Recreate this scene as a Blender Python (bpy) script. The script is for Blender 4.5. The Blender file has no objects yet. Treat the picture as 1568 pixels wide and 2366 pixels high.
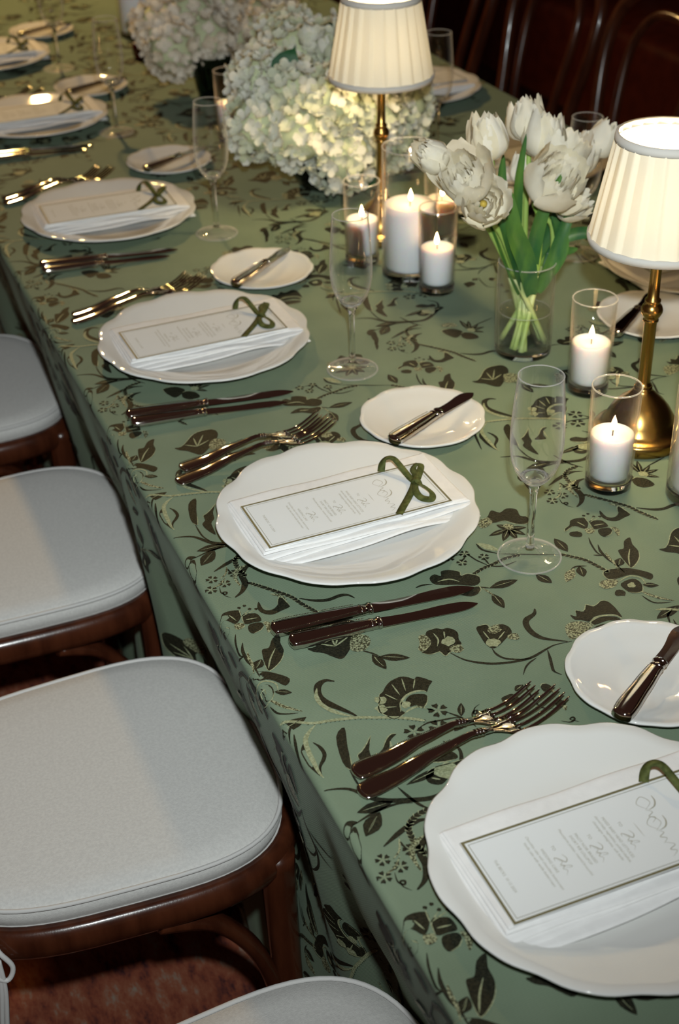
import bpy, bmesh, math, random
from mathutils import Vector, Matrix, noise
random.seed(7)
PI = math.pi
scene = bpy.context.scene
COL = scene.collection
T = 0.75                       # table height

# ------------------------------------------------------------------ camera
F_PX = 3211.7
yaw, pitch, roll = math.radians(22.558), math.radians(32.973), math.radians(-1.317)
fw = Vector((math.sin(yaw) * math.cos(pitch), math.cos(yaw) * math.cos(pitch), -math.sin(pitch)))
rt = Vector((math.cos(yaw), -math.sin(yaw), 0)); up = rt.cross(fw)
rt, up = rt * math.cos(roll) + up * math.sin(roll), up * math.cos(roll) - rt * math.sin(roll)
cam_pos = Vector((-0.3129, 0.0, 0.8299 + T))
cam = bpy.data.objects.new('camera', bpy.data.cameras.new('camera'))
COL.objects.link(cam)
cam.matrix_world = Matrix(((rt.x, up.x, -fw.x, cam_pos.x), (rt.y, up.y, -fw.y, cam_pos.y), (rt.z, up.z, -fw.z, cam_pos.z), (0, 0, 0, 1)))
cam.data.sensor_fit = 'HORIZONTAL'; cam.data.sensor_width = 36.0
cam.data.lens = 36.0 * F_PX / 1568.0
cam.data.clip_start = 0.05
cam.data.dof.use_dof = True
cam.data.dof.focus_distance = 1.36
cam.data.dof.aperture_fstop = 10.0
scene.camera = cam

# ------------------------------------------------------------------ world, lights, exposure
world = bpy.data.worlds.new('dim_room'); scene.world = world; world.use_nodes = True
bg = world.node_tree.nodes['Background']
bg.inputs[0].default_value = (1.0, 0.45, 0.34, 1); bg.inputs[1].default_value = 0.034

def lamp(name, kind, loc, energy, color, radius=0.05, target=None, cone=None, blend=0.5):
    d = bpy.data.lights.new(name, kind); d.energy = energy; d.color = color
    if hasattr(d, 'shadow_soft_size'): d.shadow_soft_size = radius
    if cone: d.spot_size = math.radians(cone); d.spot_blend = blend
    o = bpy.data.objects.new(name, d); COL.objects.link(o); o.location = loc
    if target is not None:
        o.rotation_euler = (Vector(target) - Vector(loc)).to_track_quat('-Z', 'Y').to_euler()
    return o
# the camera's flash, just above and beside the lens
lamp('camera_flash', 'SPOT', cam_pos + up * 0.13 + rt * 0.03, 108.0, (0.92, 1.0, 1.0), 0.02, (0.30, 3.0, T + .30), 124, 1.0)
# warm ceiling light of the room, beyond the far end of the table
lamp('ceiling_light', 'SPOT', (0.42, 4.2, 2.2), 95.0, (1.0, 0.63, 0.23), 0.06, (0.35, 2.0, 0.6), 150, 0.3)
scene.view_settings.view_transform = 'Standard'
scene.view_settings.look = 'None'
scene.view_settings.exposure = 0.0
scene.view_settings.gamma = 1.0
scene.view_settings.use_curve_mapping = False

# ------------------------------------------------------------------ materials
def new_mat(name):
    m = bpy.data.materials.new(name); m.use_nodes = True
    nt = m.node_tree; nt.nodes.clear()
    out = nt.nodes.new('ShaderNodeOutputMaterial')
    return m, nt, out
def N(nt, t, **kw):
    n = nt.nodes.new('ShaderNode' + t)
    for k, v in kw.items(): setattr(n, k, v)
    return n
def pbr(name, col, rough=0.5, metal=0.0, spec=0.5, col2=None, nscale=40.0, ndetail=4.0, bump=0.0, bscale=200.0, sheen=0.0, sss=0.0, sssr=(0.01, 0.006, 0.004), trans=0.0, ior=1.45, coat=0.0, stretch=None, nlo=0.35, nhi=0.65, emit=None):
    m, nt, out = new_mat(name)
    p = N(nt, 'BsdfPrincipled')
    nt.links.new(p.outputs[0], out.inputs[0])
    p.inputs['Base Color'].default_value = (*col, 1); p.inputs['Roughness'].default_value = rough
    p.inputs['Metallic'].default_value = metal; p.inputs['Specular IOR Level'].default_value = spec
    p.inputs['IOR'].default_value = ior
    p.inputs['Sheen Weight'].default_value = sheen
    p.inputs['Coat Weight'].default_value = coat; p.inputs['Coat Roughness'].default_value = 0.08
    p.inputs['Transmission Weight'].default_value = trans
    if sss:
        p.inputs['Subsurface Weight'].default_value = sss; p.inputs['Subsurface Radius'].default_value = sssr
        p.inputs['Subsurface Scale'].default_value = 1.0
    tc = N(nt, 'TexCoord'); src = tc.outputs['Object']
    if stretch:
        mp = N(nt, 'Mapping'); mp.inputs['Scale'].default_value = stretch
        nt.links.new(src, mp.inputs[0]); src = mp.outputs[0]
    if col2 is not None:
        no = N(nt, 'TexNoise'); no.inputs['Scale'].default_value = nscale; no.inputs['Detail'].default_value = ndetail
        nt.links.new(src, no.inputs['Vector'])
        r = N(nt, 'ValToRGB'); r.color_ramp.elements[0].position = nlo; r.color_ramp.elements[1].position = nhi
        r.color_ramp.elements[0].color = (*col, 1); r.color_ramp.elements[1].color = (*col2, 1)
        nt.links.new(no.outputs[0], r.inputs[0]); nt.links.new(r.outputs[0], p.inputs['Base Color'])
    if bump:
        nb = N(nt, 'TexNoise'); nb.inputs['Scale'].default_value = bscale; nb.inputs['Detail'].default_value = 3
        nt.links.new(src, nb.inputs['Vector'])
        b = N(nt, 'Bump'); b.inputs['Strength'].default_value = bump; b.inputs['Distance'].default_value = 0.002
        nt.links.new(nb.outputs[0], b.inputs['Height']); nt.links.new(b.outputs[0], p.inputs['Normal'])
    return m
def cloth_mat():
    m, nt, out = new_mat('green_satin_brocade_ground')
    p = N(nt, 'BsdfPrincipled'); nt.links.new(p.outputs[0], out.inputs[0])
    tc = N(nt, 'TexCoord')
    w = N(nt, 'TexWave'); w.wave_type = 'BANDS'; w.bands_direction = 'DIAGONAL'
    w.inputs['Scale'].default_value = 330.0; w.inputs['Distortion'].default_value = 1.5; w.inputs['Detail'].default_value = 1.0
    nt.links.new(tc.outputs['Object'], w.inputs['Vector'])
    n = N(nt, 'TexNoise'); n.inputs['Scale'].default_value = 14.0; n.inputs['Detail'].default_value = 6.0
    nt.links.new(tc.outputs['Object'], n.inputs['Vector'])
    r = N(nt, 'ValToRGB'); r.color_ramp.elements[0].position = 0.3; r.color_ramp.elements[1].position = 0.7
    r.color_ramp.elements[0].color = (0.178, 0.236, 0.160, 1); r.color_ramp.elements[1].color = (0.208, 0.270, 0.186, 1)
    nt.links.new(n.outputs[0], r.inputs[0])
    mx = N(nt, 'MixRGB'); mx.blend_type = 'MULTIPLY'; mx.inputs[0].default_value = 0.30
    nt.links.new(r.outputs[0], mx.inputs[1]); nt.links.new(w.outputs[0], mx.inputs[2])
    nt.links.new(mx.outputs[0], p.inputs['Base Color'])
    p.inputs['Roughness'].default_value = 0.6; p.inputs['Specular IOR Level'].default_value = 0.08
    p.inputs['Sheen Weight'].default_value = 0.10; p.inputs['Sheen Roughness'].default_value = 0.38; p.inputs['Sheen Tint'].default_value = (0.55, 0.70, 0.58, 1)
    b = N(nt, 'Bump'); b.inputs['Strength'].default_value = 0.25; b.inputs['Distance'].default_value = 0.0005
    nt.links.new(w.outputs[0], b.inputs['Height']); nt.links.new(b.outputs[0], p.inputs['Normal'])
    return m
def glass_thin(name, tint=(1, 1, 1), edge=0.25, lo=0.012, hi=0.55, haze=0.30, hexp=5.0, face=0.0):
    """thin clear glass: see-through face-on, mirror-like towards its edges, where pale diffuse white is painted in for refracted light"""
    m, nt, out = new_mat(name)
    tr = N(nt, 'BsdfTransparent'); tr.inputs[0].default_value = (*tint, 1)
    gl = N(nt, 'BsdfGlossy'); gl.inputs['Roughness'].default_value = 0.02; gl.inputs[0].default_value = (1, 1, 1, 1)
    tl = N(nt, 'BsdfTranslucent'); tl.inputs[0].default_value = (0.9 * tint[0], 0.9 * tint[1], 0.88 * tint[2], 1)
    df = N(nt, 'BsdfDiffuse'); df.inputs[0].default_value = (0.9 * tint[0], 0.9 * tint[1], 0.88 * tint[2], 1)
    lw = N(nt, 'LayerWeight'); lw.inputs[0].default_value = 0.5
    p5 = N(nt, 'Math'); p5.operation = 'POWER'; p5.inputs[1].default_value = 4.0; nt.links.new(lw.outputs['Facing'], p5.inputs[0])
    r = N(nt, 'MapRange'); r.inputs['To Min'].default_value = lo; r.inputs['To Max'].default_value = hi
    nt.links.new(p5.outputs[0], r.inputs[0])
    mx = N(nt, 'MixShader'); nt.links.new(r.outputs[0], mx.inputs[0])
    nt.links.new(tr.outputs[0], mx.inputs[1]); nt.links.new(gl.outputs[0], mx.inputs[2])
    pw = N(nt, 'Math'); pw.operation = 'POWER'; pw.inputs[1].default_value = hexp
    lf = N(nt, 'LayerWeight'); lf.inputs[0].default_value = 0.5
    nt.links.new(lf.outputs['Facing'], pw.inputs[0])
    ml = N(nt, 'Math'); ml.operation = 'MULTIPLY_ADD'; ml.inputs[1].default_value = haze; ml.inputs[2].default_value = face; nt.links.new(pw.outputs[0], ml.inputs[0])
    m2 = N(nt, 'MixShader'); m2.inputs[0].default_value = 0.5; nt.links.new(df.outputs[0], m2.inputs[1]); nt.links.new(tl.outputs[0], m2.inputs[2])
    m3 = N(nt, 'MixShader'); nt.links.new(ml.outputs[0], m3.inputs[0]); nt.links.new(mx.outputs[0], m3.inputs[1]); nt.links.new(m2.outputs[0], m3.inputs[2])  # edge brightness is painted with diffuse white, imitating refraction
    nt.links.new(m3.outputs[0], out.inputs[0])
    return m
def glass_solid(name, tint=(1, 1, 1), ior=1.45, rough=0.0):
    m, nt, out = new_mat(name)
    g = N(nt, 'BsdfGlass'); g.inputs['Color'].default_value = (*tint, 1); g.inputs['IOR'].default_value = ior; g.inputs['Roughness'].default_value = rough
    nt.links.new(g.outputs[0], out.inputs[0])
    return m
def emitter(name, col, s):
    m, nt, out = new_mat(name)
    e = N(nt, 'Emission'); e.inputs[0].default_value = (*col, 1); e.inputs[1].default_value = s
    nt.links.new(e.outputs[0], out.inputs[0]); return m
def shade_mat():
    m, nt, out = new_mat('ivory_pleated_fabric')
    d = N(nt, 'BsdfDiffuse'); d.inputs[0].default_value = (0.80, 0.75, 0.62, 1)
    t = N(nt, 'BsdfTranslucent'); t.inputs[0].default_value = (0.40, 0.36, 0.28, 1)
    mx = N(nt, 'MixShader'); mx.inputs[0].default_value = 0.085
    nt.links.new(d.outputs[0], mx.inputs[1]); nt.links.new(t.outputs[0], mx.inputs[2]); nt.links.new(mx.outputs[0], out.inputs[0])
    return m
def petal_mat(name, c1, c2, scale=60):
    m, nt, out = new_mat(name)
    tc = N(nt, 'TexCoord'); n = N(nt, 'TexNoise'); n.inputs['Scale'].default_value = scale
    oi = N(nt, 'ObjectInfo')
    nt.links.new(tc.outputs['Object'], n.inputs['Vector'])
    ad = N(nt, 'Math'); ad.operation = 'MULTIPLY_ADD'; ad.inputs[1].default_value = 0.5
    nt.links.new(oi.outputs['Random'], ad.inputs[0]); 
    ml = N(nt, 'Math'); ml.operation = 'MULTIPLY'; ml.inputs[1].default_value = 0.5
    nt.links.new(n.outputs[0], ml.inputs[0]); nt.links.new(ml.outputs[0], ad.inputs[2])
    r = N(nt, 'ValToRGB'); r.color_ramp.elements[0].position = 0.2; r.color_ramp.elements[1].position = 0.62
    r.color_ramp.elements[0].color = (*c1, 1); r.color_ramp.elements[1].color = (*c2, 1)
    nt.links.new(ad.outputs[0], r.inputs[0])
    d = N(nt, 'BsdfDiffuse'); t = N(nt, 'BsdfTranslucent')
    nt.links.new(r.outputs[0], d.inputs[0]); nt.links.new(r.outputs[0], t.inputs[0])
    mx = N(nt, 'MixShader'); mx.inputs[0].default_value = 0.28
    nt.links.new(d.outputs[0], mx.inputs[1]); nt.links.new(t.outputs[0], mx.inputs[2]); nt.links.new(mx.outputs[0], out.inputs[0])
    return m
def carpet_mat():
    m, nt, out = new_mat('worn_red_patterned_carpet')
    p = N(nt, 'BsdfPrincipled'); nt.links.new(p.outputs[0], out.inputs[0]); p.inputs['Roughness'].default_value = 0.95; p.inputs['Specular IOR Level'].default_value = 0.1
    tc = N(nt, 'TexCoord')
    mp = N(nt, 'Mapping'); mp.inputs['Scale'].default_value = (2.2, 0.9, 1); mp.inputs['Rotation'].default_value = (0, 0, 0.35); nt.links.new(tc.outputs['Object'], mp.inputs[0])
    a = N(nt, 'TexNoise'); a.inputs['Scale'].default_value = 16.0; a.inputs['Detail'].default_value = 8.0; a.inputs['Roughness'].default_value = 0.75
    nt.links.new(mp.outputs[0], a.inputs['Vector'])
    r = N(nt, 'ValToRGB'); e = r.color_ramp.elements
    e[0].position = 0.36; e[0].color = (0.05, 0.02, 0.025, 1); e[1].position = 0.72; e[1].color = (0.28, 0.32, 0.27, 1)
    x = e.new(0.47); x.color = (0.23, 0.062, 0.035, 1); x = e.new(0.56); x.color = (0.29, 0.10, 0.055, 1)
    nt.links.new(a.outputs[0], r.inputs[0]); nt.links.new(r.outputs[0], p.inputs['Base Color'])
    b = N(nt, 'Bump'); b.inputs['Strength'].default_value = 0.5; b.inputs['Distance'].default_value = 0.004
    nt.links.new(a.outputs[0], b.inputs['Height']); nt.links.new(b.outputs[0], p.inputs['Normal'])
    return m
M = dict(
    cloth=cloth_mat(),
    thread_dark=pbr('dark_bronze_thread', (0.009, 0.010, 0.006), 0.55, 0.0, 0.22, (0.026, 0.025, 0.014), 420, 3, 0.6, 700),
    thread_light=pbr('pale_sage_thread', (0.20, 0.22, 0.12), 0.5, 0.0, 0.4, (0.33, 0.36, 0.22), 420, 3, 0.5, 700),
    thread_speck=pbr('mixed_sage_and_bronze_thread', (0.045, 0.045, 0.022), 0.5, 0.0, 0.4, (0.30, 0.32, 0.19), 520, 2, 0.5, 700, nlo=0.45, nhi=0.56),
    porcelain=pbr('white_porcelain', (0.68, 0.675, 0.65), 0.05, 0, 0.5),
    linen=pbr('white_linen', (0.74, 0.73, 0.72), 0.85, 0, 0.2, (0.78, 0.77, 0.76), 90, 3, 0.18, 900),
    paper=pbr('white_card_stock', (0.72, 0.735, 0.735), 0.8, 0, 0.2),
    ink=pbr('olive_gold_ink', (0.155, 0.135, 0.065), 0.55),
    text_ink=pbr('pale_gold_grey_ink', (0.36, 0.34, 0.27), 0.6),
    ribbon=pbr('olive_velvet', (0.045, 0.055, 0.012), 0.75, 0, 0.25, (0.105, 0.118, 0.034), 160, 2),
    silver=pbr('polished_silver', (0.60, 0.56, 0.51), 0.07, 1.0),
    glass=glass_thin('clear_thin_glass'),
    crystal=glass_thin('fine_crystal', (1, 1, 1), 0.25, 0.02, 0.5, 0.70, 3.6, 0.0),
    crystal_edge=glass_thin('crystal_edge_painted_glint', (1, 1, 1), 0.25, 0.15, 0.4, 0.3, 1.5, 0.22),  # whitish even face-on: the glint of rims is put into the colour
    glass_solid=glass_solid('clear_glass'),
    glass_green=glass_thin('smoky_green_glass', (0.30, 0.36, 0.30), 0.3),
    water=glass_thin('water', (0.94, 0.99, 0.93), 0.15, 0.01, 0.25, 0.05),
    wax=pbr('white_wax', (0.80, 0.80, 0.82), 0.45, 0, 0.4, sss=0.6, sssr=(0.022, 0.010, 0.005)),
    flame=emitter('candle_flame', (1.0, 0.62, 0.26), 26.0),
    wick=pbr('charred_wick', (0.02, 0.015, 0.012), 0.9),
    brass=pbr('antique_brass', (0.42, 0.25, 0.07), 0.26, 1.0),
    shade=shade_mat(),
    shade_trim=pbr('ivory_trim', (0.60, 0.57, 0.52), 0.8),
    bulb=emitter('warm_bulb', (1.0, 0.82, 0.55), 20.0),
    plastic=pbr('black_plastic', (0.01, 0.01, 0.012), 0.3),
    wood=pbr('mahogany_bentwood', (0.036, 0.009, 0.004), 0.25, 0, 0.5, (0.070, 0.019, 0.008), 6, 5, 0.05, 60, coat=0.25, stretch=(8, 8, 1.5)),
    cane=pbr('stained_plywood_seat', (0.07, 0.022, 0.010), 0.5),
    cushion=pbr('oatmeal_cushion_fabric', (0.56, 0.545, 0.525), 0.9, 0, 0.15, (0.62, 0.605, 0.58), 300, 2, 0.25, 900, 0.2),
    piping=pbr('oatmeal_piping', (0.58, 0.565, 0.55), 0.9),
    carpet=carpet_mat(),
    wall=pbr('dark_mahogany_panelling', (0.020, 0.006, 0.005), 0.45, 0, 0.4, (0.034, 0.009, 0.006), 3, 5, 0, 0, stretch=(6, 6, 0.6)),
    redwall=pbr('oxblood_leather', (0.030, 0.004, 0.003), 0.4, 0, 0.4, (0.045, 0.007, 0.004), 20, 3),
    hydrangea=petal_mat('hydrangea_petal_white', (0.56, 0.60, 0.42), (0.78, 0.77, 0.69)),
    hydrangea_blush=petal_mat('hydrangea_petal_blush', (0.74, 0.64, 0.50), (0.86, 0.79, 0.68)),
    hydrangea_core=pbr('hydrangea_pale_green_stalks', (0.50, 0.54, 0.34), 0.8),
    tulip=petal_mat('tulip_petal_cream', (0.84, 0.77, 0.58), (0.93, 0.88, 0.75), 70),
    pistil=pbr('tulip_yellow_heart', (0.62, 0.45, 0.08), 0.7),
    stem=pbr('tulip_green_stem', (0.17, 0.31, 0.045), 0.45, 0, 0.4, (0.32, 0.46, 0.11), 30, 3, stretch=(1, 1, 0.2)),
    stem_pale=pbr('pale_tulip_stem_end', (0.36, 0.46, 0.14), 0.45, 0, 0.4, (0.55, 0.60, 0.30), 30, 3),
    leaf=pbr('tulip_leaf_green', (0.018, 0.085, 0.030), 0.42, 0, 0.45, (0.085, 0.19, 0.030), 35, 4, stretch=(1, 1, 0.25)),
    leaf_dark=pbr('hydrangea_leaf_green', (0.012, 0.07, 0.025), 0.5, 0, 0.4, (0.02, 0.09, 0.03), 40, 3),
    redglass=pbr('dark_red_glass', (0.06, 0.006, 0.004), 0.12, 0, 0.6),
    tabletop=pbr('plain_table_board', (0.25, 0.17, 0.10), 0.6),
)
# ------------------------------------------------------------------ geometry helpers
class G:
    """collects vertices and faces of one mesh"""
    def __init__(s): s.v = []; s.f = []; s.m = []
    def add(s, vs, fs, mi=0, mat=None):
        o = len(s.v)
        s.v += [tuple(mat @ Vector(p)) for p in vs] if mat is not None else [tuple(p) for p in vs]
        s.f += [tuple(i + o for i in f) for f in fs]; s.m += [mi] * len(fs)
        return s
def mesh(name, g, mats, smooth=True):
    me = bpy.data.meshes.new(name); me.from_pydata(g.v, [], g.f)
    mats = mats if isinstance(mats, (list, tuple)) else [mats]
    for m in mats: me.materials.append(m)
    if len(mats) > 1: me.polygons.foreach_set('material_index', g.m)
    me.polygons.foreach_set('use_smooth', [smooth] * len(me.polygons)); me.update()
    return me
def obj(name, g, mats, parent=None, loc=None, rot=None, smooth=True, auto=None):
    me = g if isinstance(g, bpy.types.Mesh) else mesh(name, g, mats, smooth)
    o = bpy.data.objects.new(name, me); COL.objects.link(o)
    if parent: o.parent = parent
    if loc is not None: o.location = loc
    if rot is not None: o.rotation_euler = rot
    return o
def tag(o, label, cat, group=None, kind=None):
    o['label'] = label; o['category'] = cat
    if group: o['group'] = group
    if kind: o['kind'] = kind
    return o
def thing(name, label, cat, loc=(0, 0, 0), rz=0.0, group=None):
    o = bpy.data.objects.new(name, None); COL.objects.link(o)
    o.empty_display_size = 0.02; o.location = loc; o.rotation_euler = (0, 0, rz)
    return tag(o, label, cat, group)
def copy_tree(o, parent=None):
    c = o.copy(); COL.objects.link(c); c.parent = parent
    for ch in o.children: copy_tree(ch, c)
    return c
def place(src, used, label, loc, rot=(0, 0, 0), group=None, scale=None):
    o = src if not used else copy_tree(src)
    o['label'] = label; o.location = loc; o.rotation_euler = rot
    if group: o['group'] = group
    if scale: o.scale = scale
    return o
def lathe(prof, n=48, rmod=None, zmod=None):
    g = G(); vs = []; fs = []; k = len(prof)
    for j in range(n):
        a = 2 * PI * j / n; ca, sa = math.cos(a), math.sin(a)
        for i, (r, z) in enumerate(prof):
            rr = r * (rmod(a, i) if rmod else 1); zz = z + (zmod(a, i) if zmod else 0)
            vs.append((rr * ca, rr * sa, zz))
    for j in range(n):
        b = (j + 1) % n
        for i in range(k - 1):
            q = (j * k + i, b * k + i, b * k + i + 1, j * k + i + 1)
            if prof[i][0] == 0: q = (q[0], q[2], q[3])
            elif prof[i + 1][0] == 0: q = (q[0], q[1], q[2])
            fs.append(q)
    return g.add(vs, fs)
def frames(path, closed=False):
    """tangent frames along a polyline"""
    P = [Vector(p) for p in path]; n = len(P); out = []; u = None
    for i in range(n):
        a = P[(i - 1) % n] if (closed or i) else P[0]; b = P[(i + 1) % n] if (closed or i < n - 1) else P[-1]
        t = (b - a).normalized()
        if u is None:
            u = t.orthogonal().normalized() if abs(t.z) > .9 else t.cross(Vector((0, 0, 1))).normalized()
        u = (u - t * u.dot(t)).normalized(); out.append((P[i], u, t.cross(u).normalized() * -1))
    return out
def tube(path, r, n=10, closed=False, rz=None, cap=True, g=None, mi=0):
    """tube along a path; r number or list; rz: second half-axis (flattened section)"""
    g = g or G(); fr = frames(path, closed); k = len(fr)
    R = r if isinstance(r, (list, tuple)) else [r] * k
    Z = rz if isinstance(rz, (list, tuple)) else [rz if rz else None] * k
    vs = []; fs = []
    for (p, u, w), a, b in zip(fr, R, Z):
        b = b or a
        for j in range(n):
            t = 2 * PI * j / n; vs.append(p + u * (a * math.cos(t)) + w * (b * math.sin(t)))
    for i in range(k if closed else k - 1):
        c = (i + 1) % k
        for j in range(n):
            d = (j + 1) % n; fs.append((i * n + j, i * n + d, c * n + d, c * n + j))
    if cap and not closed:
        fs.append(tuple(range(n - 1, -1, -1))); fs.append(tuple((k - 1) * n + j for j in range(n)))
    return g.add(vs, fs, mi)
def catmull(pts, sub=6, closed=False):
    P = [Vector(p) for p in pts]; n = len(P); out = []
    if n < 3 and not closed: 
        return [P[0].lerp(P[1], i / sub) for i in range(sub + 1)]
    for i in range(n if closed else n - 1):
        g = lambda k: P[k % n] if closed else P[min(max(k, 0), n - 1)]
        p0, p1, p2, p3 = g(i - 1), g(i), g(i + 1), g(i + 2)
        for s in range(sub):
            t = s / sub
            out.append(0.5 * ((2 * p1) + (p2 - p0) * t + (2 * p0 - 5 * p1 + 4 * p2 - p3) * t * t + (3 * p1 - p0 - 3 * p2 + p3) * t ** 3))
    if not closed: out.append(P[-1])
    return out
def box(x0, x1, y0, y1, z0, z1, g=None, mi=0):
    g = g or G()
    return g.add([(x0, y0, z0), (x1, y0, z0), (x1, y1, z0), (x0, y1, z0), (x0, y0, z1), (x1, y0, z1), (x1, y1, z1), (x0, y1, z1)],
                 [(3, 2, 1, 0), (4, 5, 6, 7), (0, 1, 5, 4), (1, 2, 6, 5), (2, 3, 7, 6), (3, 0, 4, 7)], mi)
def loft(secs, cap=True, g=None, mi=0, close=True):
    """secs: list of rings with equal vertex count"""
    g = g or G(); n = len(secs[0]); vs = [p for s in secs for p in s]; fs = []
    for i in range(len(secs) - 1):
        for j in range(n if close else n - 1):
            d = (j + 1) % n; fs.append((i * n + j, i * n + d, (i + 1) * n + d, (i + 1) * n + j))
    if cap and close: fs += [tuple(range(n - 1, -1, -1)), tuple((len(secs) - 1) * n + j for j in range(n))]
    return g.add(vs, fs, mi)
def interp(tab, x):
    if x <= tab[0][0]: return tab[0][1]
    for (a, va), (b, vb) in zip(tab, tab[1:]):
        if x <= b:
            t = (x - a) / (b - a); t = t * t * (3 - 2 * t); return va + (vb - va) * t
    return tab[-1][1]
# ------------------------------------------------------------------ the setting
def struct(o, label=None):
    o['kind'] = 'structure'
    if label: o['label'] = label
    return o
struct(obj('floor', box(-2.6, 3.0, -2.4, 6.6, -0.05, 0.0), M['carpet'], smooth=False), 'worn red and brown patterned carpet')
struct(obj('wall_right', box(3.0, 3.1, -2.4, 6.6, 0.0, 2.9), M['wall'], smooth=False), 'dark mahogany panelled wall')
struct(obj('wall_far', box(-2.6, 3.1, 6.6, 6.7, 0.0, 2.9), M['wall'], smooth=False), 'dark mahogany panelled wall at the far end')

# ------------------------------------------------------------------ table and cloth
W, Y0, Y1 = 1.10, -0.25, 4.45
tb = thing('dining_table', 'long banquet table under the green brocade cloth', 'table', (W / 2, (Y0 + Y1) / 2, 0))
obj('table_top', box(-W / 2 + .012, W / 2 - .012, -2.33, 2.33, T - .035, T - .004), M['tabletop'], tb, smooth=False)
for sx in (-.36, .36):
    for sy in (-2.1, -.7, .7, 2.1):
        obj('leg', box(sx - .025, sx + .025, sy - .025, sy + .025, 0, T - .035), M['tabletop'], tb, smooth=False)
RC = 0.007; ARC = RC * PI / 2
def fold(v, d):
    a = 0.013 * min(1, d / 0.6)
    return a * (math.sin(2 * PI * v / .23 + 1.1 * math.sin(v * 4.1)) + .5 * math.sin(2 * PI * v / .11 + 2)) + .010 * (d / .7) * math.sin(v * 5.2 + .6)
def push(v, e):
    """the chairs press the hanging cloth inwards"""
    return .040 * math.exp(-((e - .27) / .13) ** 2) * max(0, *[sm((.27 - abs(v - y)) / .10) for y in (.64, 1.172, 1.672, 2.185)])
def sm(t):
    t = min(1, max(0, t)); return t * t * (3 - 2 * t)
def S(u, v, off=0.0):
    """cloth surface: u across the table (0 = near edge), v along it"""
    def edge(d):
        if d < ARC:
            a = d / RC; return (RC + off) * math.sin(a), -RC + (RC + off) * math.cos(a)
        e = d - ARC; k = 3.0 if off else 0
        return RC + off * k - .115 * e - push(v, e) + fold(v, e), -RC - e
    if u < 0:
        o, z = edge(-u); return Vector((-o, v, T + z))
    if u > W:
        o, z = edge(u - W); return Vector((W + o, v, T + z))
    if v > Y1: return Vector((u, Y1 + min(v - Y1, .008) + off, T - max(0, v - Y1 - .004)))
    if v < Y0: return Vector((u, Y0 - min(Y0 - v, .008) - off, T - max(0, Y0 - v - .004)))
    return Vector((u, v, T + off))
g = G()
us = [-.735 + i * .0241 for i in range(30)] + [-.012 + i * .002 for i in range(6)] + [0, .004] + [i * .0548 for i in range(1, 20)] + [W - .004, W, W + .003, W + .006, W + .009, W + .012] + [W + .04 + i * .06 for i in range(12)]
us = sorted(us)
vs_ = [Y0 + i * (Y1 - Y0) / 250 for i in range(251)]
vv = [tuple(S(u, v)) for v in vs_ for u in us]; nu = len(us)
g.add(vv, [(j * nu + i, j * nu + i + 1, (j + 1) * nu + i + 1, (j + 1) * nu + i) for j in range(250) for i in range(nu - 1)])
iu = [u for u in us if 0 <= u <= W]
for sgn, ye in ((-1, Y0), (1, Y1)):
    dv = [0, .004, .008, .05, .2, .4, .72]; n2 = len(iu)
    vv = [tuple(S(u, ye + sgn * d)) for d in dv for u in iu]
    fs = [(j * n2 + i, j * n2 + i + 1, (j + 1) * n2 + i + 1, (j + 1) * n2 + i) for j in range(len(dv) - 1) for i in range(n2 - 1)]
    g.add(vv, fs if sgn > 0 else [f[::-1] for f in fs])
cloth = tag(obj('tablecloth', g, M['cloth']), 'sage green satin brocade tablecloth woven with dark trailing flowers', 'tablecloth')

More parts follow.
